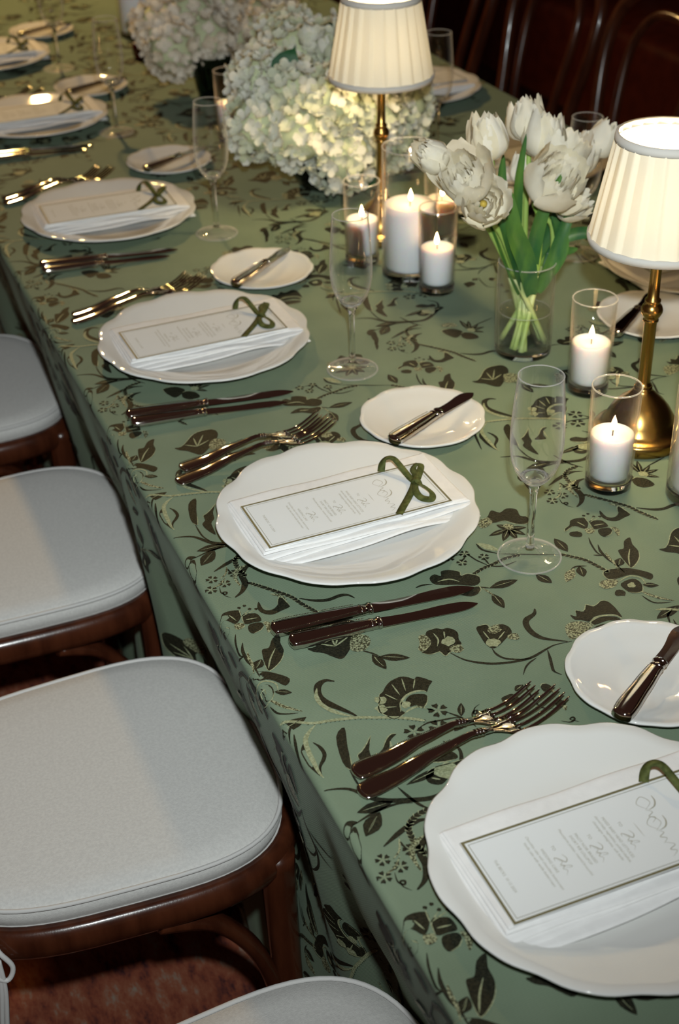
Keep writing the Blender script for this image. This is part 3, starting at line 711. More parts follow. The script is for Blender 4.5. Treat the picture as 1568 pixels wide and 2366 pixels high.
obj('seat', rbox(-.30, .35, -2.2, 2.2, .12, .45), M['redwall'], rb)
for k in range(8): obj('back_cushion', rbox(.15, .40, -2.2 + k * .55, -1.655 + k * .55, .44, 1.05, .05), M['redwall'], rb)
obj('plinth', box(-.22, .35, -2.2, 2.2, 0, .12), M['wall'], rb, smooth=False)
# ------------------------------------------------------------------ tableware prototypes
def make_plate(R, foot, zr, lobes, amp):
    s = R / .14
    prof = [(0, .0045), (.04 * s, .0045), (.080 * s, .0055), (.092 * s, .0085), (.110 * s, zr * .62), (.128 * s, zr * .88), (.1385 * s, zr), (.140 * s, zr - .0008),
            (.1395 * s, zr - .0024), (.128 * s, zr * .88 - .0035), (.106 * s, zr * .45 - .002), (.090 * s, .003), (.086 * s, 0), (.080 * s, 0), (.078 * s, .0022), (0, .0022)]
    def rm(a, i):
        if i in (4, 5, 6, 7, 8, 9, 10):
            k = (0.5 + 0.5 * math.cos(lobes * a)) ** 2; f = {4: .25, 5: .7, 6: 1, 7: 1, 8: 1, 9: .7, 10: .25}[i]
            return 1 - amp * k * f
        return 1
    def zm(a, i):
        return -.0012 * s * (0.5 + 0.5 * math.cos(lobes * a)) ** 2 if i in (5, 6, 7, 8) else 0
    return lathe(prof, 144, rm, zm)
plate0 = tag(obj('dinner_plate', make_plate(.143, .08, .021, 12, .028), M['porcelain']), 'x', 'plate')
bread0 = tag(obj('bread_plate', make_plate(.0765, .05, .0145, 10, .024), M['porcelain']), 'x', 'plate')

def make_napkin():
    g = G(); NL = 5
    for k in range(NL):
        z0 = k * .0022; x0, x1 = -.124 + .0022 * k, .125 - .0012 * k; y0, y1 = -.068 + .0052 * k + (.002 if k % 2 else 0), .064 - .001 * k
        nx, ny = 44, 20; h = .0017
        def top(x, y):
            wv = .0030 * math.sin(x * 34 + k * 1.3) * max(0, (0.02 - y) / .09) + .0012 * math.sin(x * 61 + y * 25 + k)
            lift = .0030 * max(0, math.sin((x + .02) * 24)) * max(0, (-.02 - y) / .05) * (k / NL)
            return wv * .6 + lift
        for side in (1, -1):
            vs = []
            for j in range(ny + 1):
                for i in range(nx + 1):
                    s, t = i / nx, j / ny
                    s = .5 - .5 * math.cos(PI * s); t = .5 - .5 * math.cos(PI * t)
                    ed = min(s * (x1 - x0), (1 - s) * (x1 - x0), t * (y1 - y0), (1 - t) * (y1 - y0)); rr = min(1, ed / .0022)
                    hh = h * math.sqrt(max(0, 1 - (1 - rr) ** 2))
                    x = x0 + s * (x1 - x0); y = y0 + t * (y1 - y0) + (.0018 * math.sin(x * 30 + k * 2.1) if t < .5 else 0) * (1 - t)
                    vs.append((x, y, z0 + h + side * hh + top(x, y)))
            fs = [(j * (nx + 1) + i, j * (nx + 1) + i + 1, (j + 1) * (nx + 1) + i + 1, (j + 1) * (nx + 1) + i) for j in range(ny) for i in range(nx)]
            g.add(vs, fs if side > 0 else [f[::-1] for f in fs])
    return g
nap0 = tag(obj('napkin', make_napkin(), M['linen']), 'x', 'napkin')

def text_mesh(lines):
    """lines: (string, size, x, y, shear); text runs along local +x, returns triangles"""
    g = G()
    for st, size, x, y, sh in lines:
        cu = bpy.data.curves.new('t', 'FONT'); cu.body = st; cu.size = size; cu.align_x = 'CENTER'; cu.shear = sh; cu.resolution_u = 2
        o = bpy.data.objects.new('t', cu); COL.objects.link(o)
        bpy.context.view_layer.update()
        me = o.evaluated_get(bpy.context.evaluated_depsgraph_get()).to_mesh()
        vs = [(v.co.x + x, v.co.y + y, 0) for v in me.vertices]; fs = [tuple(p.vertices) for p in me.polygons]
        g.add(vs, fs); o.evaluated_get(bpy.context.evaluated_depsgraph_get()).to_mesh_clear()
        bpy.data.objects.remove(o); bpy.data.curves.remove(cu)
    return g
def flat_stroke(g, pts, w, z=0, sub=8):
    P = catmull([Vector((*p, 0)) for p in pts], sub); n = len(P); vs = []
    for i, p in enumerate(P):
        t = (P[min(i + 1, n - 1)] - P[max(i - 1, 0)]).normalized(); nn = Vector((-t.y, t.x, 0)); s = i / (n - 1)
        ww = w * .5 * (.25 + .75 * math.sin(PI * s)); vs += [p + nn * ww + Vector((0, 0, z)), p - nn * ww + Vector((0, 0, z))]
    g.add(vs, [(2 * i, 2 * i + 1, 2 * i + 3, 2 * i + 2) for i in range(n - 1)])
LX, LY = .2105, .0885          # card: long side along +x (away from the diner)
def make_card():
    t = thing('menu_card', 'x', 'menu card')
    obj('card', box(-LX / 2, LX / 2, -LY / 2, LY / 2, 0, .0009), M['paper'], t, smooth=False)
    g = G()
    def frame(a, w, z):
        x0, x1, y0, y1 = -LX / 2 + a, LX / 2 - a, -LY / 2 + a, LY / 2 - a
        o = [(x0, y0), (x1, y0), (x1, y1), (x0, y1)]; i = [(x0 + w, y0 + w), (x1 - w, y0 + w), (x1 - w, y1 - w), (x0 + w, y1 - w)]
        g.add([(*p, z) for p in o + i], [(k, (k + 1) % 4, 4 + (k + 1) % 4, 4 + k) for k in range(4)])
    frame(.0004, .0023, .00105); frame(.0048, .00045, .00105)
    obj('printed_border', g, M['ink'], t, smooth=False)
    # text is laid out in reading direction (u right, v up), then turned so that it is read from the chair
    b = .0038
    lines = [('TO', b, -.011, .0172, 0), ('MIXED BABY HEAD LETTUCES', b * .9, 0, .0085, 0), ('shaved baby vegetables, pickled shallots,', b * .86, 0, .0042, .2), ('champagne vinaigrette, soft herbs', b * .86, 0, .0000, .2),
             ('TO', b, -.009, -.0115, 0), ('PINOT NOIR BRAISED', b * .9, 0, -.0200, 0), ('SHORT RIB LOLLIPOP', b * .9, 0, -.0245, 0), ('Mascarpone potato, roasted broccolini', b * .86, 0, -.0292, .2),
             ('TO', b, -.010, -.0430, 0), ('WEDDING CAKE', b * .9, 0, -.0518, 0), ('Chocolate cake with chocolate buttercream', b * .86, 0, -.0563, .2), ('Vanilla cake with vanilla buttercream', b * .86, 0, -.0606, .2),
             ('THE BECKS  10 12 2024', b * .9, 0, -.0900, 0)]
    g = text_mesh(lines)
    for (u, v) in ((.004, .0152), (.005, -.0135), (.005, -.0450)):   # script initials and tails
        flat_stroke(g, [(u - .007, v + .006), (u - .002, v + .0075), (u + .001, v + .005), (u - .003, v + .002), (u - .006, v - .001), (u - .003, v - .002)], .0009)
        flat_stroke(g, [(u - .003, v), (u, v + .0025), (u + .002, v), (u + .004, v + .0025), (u + .006, v), (u + .009, v + .002), (u + .013, v - .001)], .0006)
        flat_stroke(g, [(u + .003, v - .002), (u + .005, v + .006), (u + .007, v + .007), (u + .006, v + .002)], .0005)
    flat_stroke(g, [(-.008, .0290), (.008, .0290)], .0005)
    for dx, dy in ((-.020, .050), (.002, .046)):                                            # flourished script title
        flat_stroke(g, [(dx - .008, dy + .008), (dx - .002, dy + .0075), (dx + .003, dy + .004), (dx + .005, dy - .002)], .0013)
        flat_stroke(g, [(dx + .005, dy - .002), (dx - .004, dy - .008), (dx - .010, dy - .001), (dx - .002, dy + .003), (dx + .004, dy - .005)], .0006)
        flat_stroke(g, [(dx + .004, dy - .005), (dx + .008, dy - .001), (dx + .011, dy - .006), (dx + .014, dy - .002), (dx + .018, dy - .007)], .0007)
    flat_stroke(g, [(.019, .040), (.024, .046), (.027, .040), (.030, .044), (.034, .038)], .0007)
    g.v = [(y, -x, .00106) for x, y, z in g.v]
    o = obj('printed_text', g, M['text_ink'], t, smooth=False); o['kind'] = 'stuff'; o['label'] = 'pale printed menu text'
    # velvet ribbon: tails and two loops, points in mm from the card's near end / middle line, with height
    g = G()
    def rib(pts, w=.0080, up_=0.0):
        P = catmull([Vector((x / 1000 - LX / 2, y / 1000, z / 1000)) for x, y, z in pts], 7); fr = frames(P); vs = []
        n = len(P)
        for i, (p, u, w_) in enumerate(fr):
            t_ = (P[min(i + 1, n - 1)] - P[max(i - 1, 0)]).normalized()
            side = t_.cross(Vector((0, 0, 1))); side = side.normalized() if side.length > .2 else u
            side = (side * (1 - up_) + Vector((0, 0, up_))).normalized()
            vs += [p + side * w / 2, p - side * w / 2]
        vs2 = [v + Vector((.0003, 0, -.0005)) for v in vs]; m = len(vs)
        fs = [(2 * i, 2 * i + 1, 2 * i + 3, 2 * i + 2) for i in range(n - 1)]
        fs += [(m + 2 * i + 2, m + 2 * i + 3, m + 2 * i + 1, m + 2 * i) for i in range(n - 1)]
        fs += [(2 * i, 2 * i + 2, m + 2 * i + 2, m + 2 * i) for i in range(n - 1)] + [(2 * i + 3, 2 * i + 1, m + 2 * i + 1, m + 2 * i + 3) for i in range(n - 1)]
        g.add(vs + vs2, fs)
    rib([(166, 43, 1.6), (170, 48, 8), (175, 48, 14), (181, 42, 15), (185, 28, 9), (187, 14, 5), (188, 3, 5)])
    rib([(187, 1, 5), (180, -8, 3.5), (168, -21, 2), (156, -34, 2), (147, -44, 2)])
    rib([(189, 2, 5), (195, 16, 6), (198, 28, 5), (205, 33, 7), (207, 26, 9), (199, 14, 7), (190, 3, 6)], .0075, .3)
    rib([(188, 0, 6), (191, -15, 8), (194, -28, 6), (189, -35, 4), (181, -28, 4), (180, -16, 6), (187, -1, 6)], .0075, .3)
    rib([(185, 5, 5), (188.5, 3, 8), (190, -1, 7.5), (191, -4, 4)], .0075)
    r = obj('ribbon', g, M['ribbon'], t); r['label'] = 'olive green velvet ribbon tied in a bow'
    return t
card0 = make_card()

def section(x, w, h, z, n=16, e=2.6, flat=False):
    out = []
    for k in range(n):
        a = 2 * PI * k / n; c, s = math.cos(a), math.sin(a)
        yy = math.copysign(abs(c) ** (2 / e), c) * w / 2; zz = math.copysign(abs(s) ** (2 / e), s) * h / 2
        out.append((x, yy, z + zz))
    return out
def beads(path, r):
    g = G(); P = [Vector(p) for p in path]; acc = 0; last = P[0]
    for a, b in zip(P, P[1:]):
        L = (b - a).length; s = 0
        while acc + L - s >= r * 2.1:
            s += r * 2.1 - acc; acc = 0; c = a.lerp(b, min(1, s / L))
            g.add([c + Vector(d) * r for d in ((1, 0, 0), (0, 1, 0), (-1, 0, 0), (0, -1, 0), (0, 0, 1))], [(0, 1, 4), (1, 2, 4), (2, 3, 4), (3, 0, 4)])
        acc += L - s
    return g
def bead_part(wt, zt, x0, x1, t, h):
    up_ = [(x0 + (x1 - x0) * i / 40, interp(wt, x0 + (x1 - x0) * i / 40) / 2 * .86, interp(zt, x0 + (x1 - x0) * i / 40) + h) for i in range(41)]
    path = [(x, y, z) for x, y, z in reversed(up_)]
    xe = x0; ye = up_[0][1]
    path += [(xe - .004 * math.sin(a), ye * math.cos(a), up_[0][2]) for a in (.4, .8, 1.2, PI / 2, 1.9, 2.3, 2.7)] + [(x, -y, z) for x, y, z in up_]
    b = obj('beaded_edge', beads(path, .00075), M['silver'], t); b['kind'] = 'stuff'; return b
def make_knife(L, bl, name, cat='knife', broad=1.0):
    """handle at x=0, tip at x=L"""
    t = thing(name, 'x', cat)
    hx = L - bl
    wt = [(0, .0150), (.004, .0190), (.015, .0202), (hx * .55, .0170), (hx * .93, .0130), (hx, .0128)]
    zt = [(0, .0062), (hx, .0058)]
    xs = [0, .0012, .003, .006, .012, .02, .035] + [.035 + (hx - .035) * i / 8 for i in range(1, 9)]
    secs = [section(x, interp(wt, x) * (.35 if x == 0 else .72 if x < .002 else 1), (.0052 if x == 0 else .0088 if x < .002 else .0112 - .003 * x / hx), interp(zt, x)) for x in xs]
    obj('handle', loft(secs), M['silver'], t)
    g = tube([(hx * .90, 0, .0060), (hx * .915, 0, .0060)], .0073, 16, rz=.0053); tube([(hx * .985, 0, .006), (hx * 1.0, 0, .006), (hx * 1.02, 0, .006)], [.0072, .0076, .0070], 16, rz=.0052, g=g)
    obj('collar', g, M['silver'], t)
    bead_part(wt, zt, .006, hx * .86, t, .0046)
    g = G(); n = 26; A, B = [], []
    for i in range(n + 1):
        s = i / n; x = hx + .001 + (bl - .001) * s
        top = .0072 - .0016 * math.sin(PI * min(1, s * 1.6)) * 1.1 + .0026 * s * broad; bot = -.0068 + .0005 * s
        if s > .72: q = (s - .72) / .28; top = top * (1 - q ** 2.6) + .0 ; bot = bot * (1 - q ** 3.2 * .9)
        A.append((x, top)); B.append((x, bot))
    zc = lambda s: .0052 - .0032 * min(1, s * 1.3)
    secs = []
    for i in range(n + 1):
        (x, a), (_, b) = A[i], B[i]; z = zc(i / n); th = .0011 * (1 - .5 * i / n)
        if a - b < .001: a = b + .001
        m = a + (b - a) * .45
        secs.append([(x, a, z - th * .6), (x, a, z + th), (x, m, z + th * .85), (x, b, z + .0001), (x, b, z - .0004), (x, m, z - th * .85)])
    obj('blade', loft(secs, True, g), M['silver'], t, smooth=False)
    return t
def make_fork(L, name):
    t = thing(name, 'x', 'fork'); s = L / .21
    wt = [(0, .0150), (.004 * s, .0195), (.014 * s, .0215), (.045 * s, .0175), (.085 * s, .0100), (.115 * s, .0066), (.135 * s, .0062), (.142 * s, .010)]
    zt = [(0, .0036), (.03 * s, .0045), (.08 * s, .0120), (.112 * s, .0150), (.138 * s, .0110), (.15 * s, .0075)]
    xs = [0, .001, .003, .007, .014, .025, .04, .055, .07, .085, .1, .112, .124, .135]
    secs = [section(x * s, interp(wt, x * s) * (.4 if x == 0 else .75 if x < .002 else 1), .0022 if x == 0 else .0042 + (.0012 if x > .1 else 0), interp(zt, x * s), 16, 2.4) for x in xs]
    obj('handle', loft(secs), M['silver'], t)
    bead_part(wt, zt, .006 * s, .095 * s, t, .0020)
    g = G()
    for x in (.118, .1215, .125): tube([((x - .0009) * s, 0, interp(zt, x * s)), ((x + .0009) * s, 0, interp(zt, x * s))], .0040, 12, rz=.0034, g=g)
    obj('neck_rings', g, M['silver'], t)
    hz = lambda q: .0105 - .0085 * math.sin(PI * min(1, q * .95)) + .0105 * q ** 2.2     # q 0..1 along the head: dips, then tines lift
    g = G(); secs = []
    for i in range(8):
        q = i / 7 * .36; w = interp([(0, .0062), (.10, .0105), (.22, .0205), (.36, .0238)], q)
        secs.append([(.134 * s + q * .078 * s, y * w / 2, hz(q) + .0016 * abs(y) ** 2 - (.0011 if k else 0)) for k, ys in ((0, (1, .6, .2, -.2, -.6, -1)), (1, (-1, -.6, -.2, .2, .6, 1))) for y in ys])
    loft(secs, True, g)
    obj('head', g, M['silver'], t)
    for k in range(4):
        y0 = (k - 1.5) * .0068; P = []; R = []
        for i in range(9):
            q = .33 + .67 * i / 8; P.append((.134 * s + q * .078 * s, y0 * (1 - .04 * q), hz(q) + .0006)); R.append(.0018 if i < 7 else (.0015 if i == 7 else .0008))
        obj('tine', tube(P, R, 8, rz=[r * .55 for r in R]), M['silver'], t)
    return t
knifeA, knifeB = make_knife(.213, .112, 'dinner_knife', broad=1.3), make_knife(.195, .104, 'starter_knife', broad=.6)
forkA, forkB = make_fork(.210, 'dinner_fork'), make_fork(.186, 'starter_fork')
bk0 = make_knife(.158, .070, 'butter_knife', broad=1.7)

def make_flute():
    t = thing('champagne_flute', 'x', 'glass')
    foot = [(0, .0006), (.0315, .0006), (.0330, .0012), (.0328, .0018), (.024, .0030), (.014, .0050), (.0075, .0085), (.0050, .0125), (0, .0126)]
    obj('foot', lathe(foot, 48), M['crystal'], t)
    obj('foot_rim', tube([(.0326 * math.cos(a), .0326 * math.sin(a), .0013) for a in [2 * PI * k / 56 for k in range(56)]], .0009, 6, True), M['crystal_edge'], t)
    st = [(0, .0124), (.0048, .0125), (.0046, .016), (.0038, .022), (.0034, .040), (.0034, .062), (.0038, .076), (.0050, .0845), (.0072, .0885), (0, .0900)]
    obj('stem', lathe(st, 24), M['glass_solid'], t)
    obj('bowl_base', lathe([(0, .0896), (.0070, .0898), (.0102, .0922), (.0152, .0978), (.0140, .0986), (.0080, .0951), (0, .0946)], 32), M['glass_solid'], t)
    bo = [(0, .0905), (.0060, .0900), (.0095, .0915), (.0150, .0970), (.0205, .1055), (.0245, .117), (.0265, .130), (.0270, .142), (.0264, .160), (.0252, .178), (.0238, .196), (.0226, .2100), (.0224, .2112), (.0220, .2112), (.0219, .2100)]
    bo += [(r - .0008, z) for r, z in ((.0238, .196), (.0252, .178), (.0264, .160), (.0270, .142), (.0265, .130), (.0245, .117))] + [(.0195, .1065), (.0135, .0990), (.0080, .0955), (0, .0950)]
    obj('bowl', lathe(bo, 56), M['crystal'], t)
    obj('rim', tube([(.0222 * math.cos(a), .0222 * math.sin(a), .2110) for a in [2 * PI * k / 48 for k in range(48)]], .0007, 6, True), M['crystal_edge'], t)
    return t
flute0 = make_flute()

# ------------------------------------------------------------------ place settings
used = {}
def put(key, src, label, loc, rot=(0, 0, 0), group=None):
    o = place(src, used.get(key, False), label, loc, rot, group); used[key] = True; return o
# near row: plate, bread plate, flute (measured), knives and forks by handle end and direction
near_set = [
    dict(p=(.1669, .6285), b=(.3215, .7994), f=None, kA=None, fB=(.025, .797, 5), fA=(.020, .773, 7.5), bk=(.257, .750, 33)),
    dict(p=(.1771, 1.1587), b=(.3452, 1.3171), f=(.3232, 1.0196), kA=(.031, 1.007, -4), kB=(.040, .982, -4.4), fB=(.045, 1.337, 7.3), fA=(.032, 1.310, 10.2), bk=(.281, 1.267, 25.5)),
    dict(p=(.1751, 1.6345), b=(.3292, 1.8238), f=(.3278, 1.487), kA=(.022, 1.482, -6.1), kB=(.023, 1.462, -7.5), fA=(.029, 1.779, 11.5), fB=(.035, 1.800, 11), bk=(.267, 1.769, 38.5)),
    dict(p=(.1846, 2.1478), b=(.3516, 2.3562), f=(.3227, 2.0122), kA=(.033, 1.995, -6.5), kB=(.032, 1.972, -6), fA=(.040, 2.288, 15), fB=(.042, 2.310, 14), bk=(.292, 2.303, 28.7)),
    dict(p=(.1905, 2.7098), b=(.3455, 2.8774), f=(.3180, 2.5854), kA=(.040, 2.548, -6), kB=(.042, 2.524, -5), fA=(.040, 2.845, 10), fB=(.040, 2.866, 10), bk=(.282, 2.820, 26)),
    dict(p=(.1917, 3.1989), b=(.3587, 3.3841), f=(.3250, 3.0750), kA=None, kB=None, fA=None, fB=None, bk=(.295, 3.330, 26)),
]
R_ = math.radians
for i, d in enumerate(near_set):
    w = ORD[i]; nm = '%s place setting from the front, near side' % w if i else 'nearest place setting, cut off by the right edge'
    x, y = d['p']; z = T
    put('plate', plate0, 'white scalloped dinner plate, ' + nm, (x, y, z), (0, 0, .13 + i * .05), 'dinner plates')
    put('nap', nap0, 'folded white linen napkin on the plate, ' + nm, (x + .004, y + .005, z + .0098), (0, 0, (0, .01, -.01, -.05, -.02, 0)[i]), 'folded napkins')
    put('card', card0, 'gold bordered menu card with olive bow, ' + nm, (x - .001, y - .001, z + .0242), (R_(0), R_(-.4), (-.015, 0, .0, -.05, -.02, 0)[i]), 'menu cards')
    put('bread', bread0, 'small white scalloped bread plate, ' + nm, (*d['b'], z), (0, 0, .4 + i), 'bread plates')
    if d.get('bk'): a = d['bk']; put('bk', bk0, 'silver butter knife across the bread plate, ' + nm, (a[0], a[1], z + .0135), (0, R_(-.6), R_(a[2])), 'butter knives')
    if d.get('f'): put('flute', flute0, 'empty clear champagne flute, ' + nm, (*d['f'], z), (0, 0, i), 'champagne flutes')
    for key, src, lab in (('kA', knifeA, 'longer silver dinner knife beside the plate, '), ('kB', knifeB, 'shorter silver knife beside the longer one, '), ('fA', forkA, 'longer silver fork closest to the plate, '), ('fB', forkB, 'shorter silver fork, outer of the pair, ')):
        if d.get(key):
            a = d[key]; put(key, src, lab + nm, (a[0], a[1], z + .0008), (0, 0, R_(a[2])), 'silver cutlery beside the plates')
far_set = [((.920, 1.570), (.757, 1.440), (.790, 1.690), (.668, 1.398, 36)), ((.920, 2.065), (.760, 1.930), (.815, 2.215), (.700, 1.885, 36)), ((.930, 2.560), (.775, 2.420), None, None)]
fn = ['behind the right lamp, far side', 'behind the tulips, far side', 'beside the left lampshade, far side']
for i, (p, b, f, k) in enumerate(far_set):
    put('plate', plate0, 'white scalloped dinner plate ' + fn[i], (*p, T), (0, 0, .3 + i * .2), 'dinner plates')
    put('nap', nap0, 'folded white linen napkin ' + fn[i], (p[0] - .004, p[1] - .005, T + .0098), (0, 0, PI + .02), 'folded napkins')
    put('card', card0, 'gold bordered menu card with olive bow ' + fn[i], (p[0] + .001, p[1] + .001, T + .0242), (0, 0, PI + .02), 'menu cards')
    put('bread', bread0, 'small white bread plate ' + fn[i], (*b, T), (0, 0, .5 + i), 'bread plates')
    if k: put('bk', bk0, 'silver butter knife on the bread plate ' + fn[i], (k[0], k[1], T + .0135), (0, R_(-.6), R_(k[2])), 'butter knives')
    if f: put('flute', flute0, 'empty clear champagne flute ' + fn[i], (*f, T), (0, 0, 1 + i), 'champagne flutes')
# ------------------------------------------------------------------ brass table lamps
def make_lamp():
    t = thing('table_lamp', 'x', 'lamp')
    base = [(0, 0), (.052, 0), (.0545, .002), (.0545, .013), (.0525, .0155), (.050, .0165), (.047, .0175), (.0425, .022), (.0395, .030), (.034, .040), (.026, .050), (.018, .057), (.0125, .063), (.0105, .066), (.0105, .069), (0, .0692)]
    obj('base', lathe(base, 64), M['brass'], t)
    pole = [(0, .069), (.0098, .069), (.0098, .071), (.0078, .073), (.0072, .076), (.0072, .150), (.0088, .1515), (.0088, .1535), (.0076, .1550), (.0098, .1575), (.0122, .1625), (.0124, .1655), (.0110, .1700), (.0082, .1735), (.0090, .1750), (.0090, .1775), (.0066, .1800), (.0062, .2), (.0062, .252), (.0090, .254), (.0090, .272), (0, .272)]
    obj('stem', lathe(pole, 32), M['brass'], t)
    n = 22; k = 8; zb, zt, rb, rtp = .2475, .3640, .0775, .0560
    def ring(z, r, amp):
        out = []
        for i in range(n * k):
            f = (i % k) / k; a = 2 * PI * i / (n * k)
            rr = r + amp * (f if f < .82 else (1 - f) / .18 * .82) - amp * .4
            out.append((rr * math.cos(a), rr * math.sin(a), z))
        return out
    zs = [0, .06, .25, .5, .75, .94, 1]
    g = loft([ring(zb + (zt - zb) * s, rb + (rtp - rb) * s, 0.0048 * (.35 if s in (0, 1) else 1)) for s in zs], False)
    sh = obj('shade', g, M['shade'], t)
    def band(z0, z1, r0, r1, nm):
        cr = lambda r, z: [(r * math.cos(a), r * math.sin(a), z) for a in [2 * PI * i / 64 for i in range(64)]]
        obj(nm, loft([cr(r0 - .0016, z0), cr(r0 + .0012, z0), cr((r0 + r1) / 2 + .0018, (z0 + z1) / 2), cr(r1 + .0012, z1), cr(r1 - .0016, z1)], False), M['shade_trim'], sh)
    band(zb - .002, zb + .007, rb - .0012, rb + .0004, 'lower_trim'); band(zt - .0065, zt + .002, rtp + .0012, rtp, 'upper_trim')
    g = G()
    for q in range(3):
        a = q * 2 * PI / 3 + .3; tube([(.006 * math.cos(a), .006 * math.sin(a), .272), (.054 * math.cos(a), .054 * math.sin(a), .357)], .0011, 6, g=g)
    obj('shade_spider', g, M['brass'], t)
    obj('bulb', lathe([(0, .270), (.008, .271), (.010, .276), (.0135, .284), (.0135, .292), (.009, .300), (0, .303)], 20), M['bulb'], t)
    b = obj('switch_button', lathe([(0, 0), (.0068, 0), (.0070, .002), (.006, .0034), (0, .0036)], 20), M['plastic'], t, (.036, -.0412, .0078), (PI / 2, 0, .72)); b.scale = (1.3, .8, 1)
    l = lamp('lamp_light', 'POINT', (0, 0, .287), 7.5, (1.0, .76, .40), .018); l.parent = t
    return t
lamp0 = make_lamp()
place(lamp0, False, 'brass table lamp with ivory pleated shade, cut by the right edge', (.563, 1.182, T), (0, 0, .1), 'brass table lamps')
place(lamp0, True, 'brass table lamp with ivory pleated shade in front of the hydrangeas', (.555, 1.890, T), (0, 0, .4), 'brass table lamps')

# ------------------------------------------------------------------ candles
def make_holder(name, r, h, base, taper=.94):
    t = thing(name, 'x', 'candle holder')
    w = .0014
    wall = [(r * taper, .0008), (r * taper, base), (r, h - .001), (r - w * .5, h), (r - w, h - .001), (r * taper - w, base + .001), (0, base + .0005)]
    obj('wall', lathe(wall, 56), M['glass'], t)
    obj('base', lathe([(0, .0006), (r * taper - .0015, .0006), (r * taper - .0003, .002), (r * taper - .0003, base - .002), (r * taper - .003, base - .0006), (0, base - .0006)], 48), M['glass_solid'], t)
    obj('rim', tube([((r - .0007) * math.cos(a), (r - .0007) * math.sin(a), h) for a in [2 * PI * k / 56 for k in range(56)]], .0009, 6, True), M['crystal_edge'], t)
    return t
def make_candle(name, r, h, dish=.004, taper=.93, power=.07):
    t = thing(name, 'x', 'candle')
    obj('wax', lathe([(0, 0), (r * taper * .82, 0), (r * taper * .95, .002), (r * taper, .006), (r, h * .9), (r - .0004, h - .001), (r - .0016, h), (r * .8, h - dish * .6), (r * .45, h - dish), (0, h - dish)], 48), M['wax'], t)
    obj('wick', tube([(0, 0, h - dish - .001), (.0003, 0, h + .002), (.0012, 0, h + .0055)], .0007, 6), M['wick'], t)
    f = lathe([(0, 0), (.0016, .0008), (.0032, .004), (.0034, .007), (.0024, .0115), (.0010, .0155), (0, .0185)], 16)
    obj('flame', f, M['flame'], t, (.0010, 0, h + .003))
    l = lamp('flame_light', 'POINT', (0, 0, h + .013), power, (1.0, .50, .20), .004); l.parent = t
    return t
hv, hp = make_holder('votive_glass', .0275, .125, .0125), make_holder('pillar_glass', .0410, .192, .010, 1.0)
cv, cp = make_candle('votive_candle', .0240, .054), make_candle('pillar_candle', .0370, .098, .005, .985, .09)
vot = [(.473, 1.106, 'nearest one, in front of the right lamp base'), (.573, 1.310, 'behind the nearest one, left of the right lamp'), (.539, 1.665, 'short one in front of the tall pillar candle'), (.487, 1.812, 'left of the tall pillar candle'),
       (.506, 2.458, 'far one, left of the big hydrangeas'), (.632, 1.835, 'half hidden behind the tall pillar candle')]
for i, (x, y, nm) in enumerate(vot):
    place(hv, i > 0, 'clear glass votive cylinder, ' + nm, (x, y, T), (0, 0, i), 'votive glasses')
    c = place(cv, i > 0, 'lit white votive candle in glass, ' + nm, (x, y, T + .0135), (0, 0, i * 1.3), 'votive candles')
pil = [(.531, 1.739, 'beside the left lamp stem', 1), (.556, 1.043, 'cut off by the right edge of the picture', 1.38), (.562, 3.275, 'far up at the left of the blush hydrangeas', 1)]
for i, (x, y, nm, s) in enumerate(pil):
    place(hp, i > 0, 'tall clear glass cylinder of the pillar candle ' + nm, (x, y, T), (0, 0, i), 'pillar glasses', (1, 1, s))
    place(cp, i > 0, 'thick white pillar candle ' + nm, (x, y, T + .0105), (0, 0, i), 'pillar candles', (1, 1, s))
rg = tag(obj('red_votive', lathe([(0, 0), (.022, 0), (.027, .006), (.029, .02), (.027, .034), (.0255, .034), (.026, .02), (.02, .005), (0, .004)], 32), M['redglass'], None, (.522, 3.075, T)), 'dark red glass votive below the blush hydrangeas', 'candle holder')

# ------------------------------------------------------------------ tulips in a glass cylinder
def petal_mesh(name, H, R, tip, A, mat, seed, thin=.0):
    rn = random.Random(seed); g = G(); ns, nt_ = 8, 6; vs = []
    ph = rn.uniform(0, 6)
    for i in range(ns + 1):
        s = i / ns
        rho = R * math.sqrt(max(0, 1 - (1 - min(1, s / .42)) ** 2)) if s < .42 else R * (1 + (tip - 1) * ((s - .42) / .58) ** 1.4)
        rho = max(rho, .003)
        a = A * math.sin(PI * min(.97, .10 + .70 * s ** .9)) ** .6
        for j in range(nt_ + 1):
            u = j / nt_ * 2 - 1; th = u * a
            hh = H * s * (1 - .16 * u * u * s) + (.0034 * math.sin(u * 11 + ph) * s ** 3)
            rr = rho * (1 + .10 * u * u * s) + .0012 * math.sin(u * 5 + s * 7 + ph) * s
            vs.append((rr * math.cos(th), rr * math.sin(th), hh))
    fs = [(i * (nt_ + 1) + j, i * (nt_ + 1) + j + 1, (i + 1) * (nt_ + 1) + j + 1, (i + 1) * (nt_ + 1) + j) for i in range(ns) for j in range(nt_)]
    return mesh(name, g.add(vs, fs), mat)
PET = {}
for key, H, R, tip, A in (('oc', .052, .0225, .62, .82), ('oo', .046, .0255, .98, .66), ('mc', .050, .0175, .60, .85), ('mo', .044, .0205, .90, .60), ('ic', .045, .0115, .60, .95), ('io', .038, .0140, .85, .62)):
    PET[key] = [petal_mesh('petal', H, R, tip, A, M['tulip'], 11 + q) for q in range(2)]
VX, VY = .554, 1.441
vase = thing('glass_vase', 'clear glass cylinder vase holding the white tulips', 'vase', (VX, VY, T))
r, h = .0375, .127
obj('wall', lathe([(r, .001), (r, h - .001), (r - .001, h), (r - .002, h - .001), (r - .002, .009), (0, .0085)], 64), M['glass'], vase)
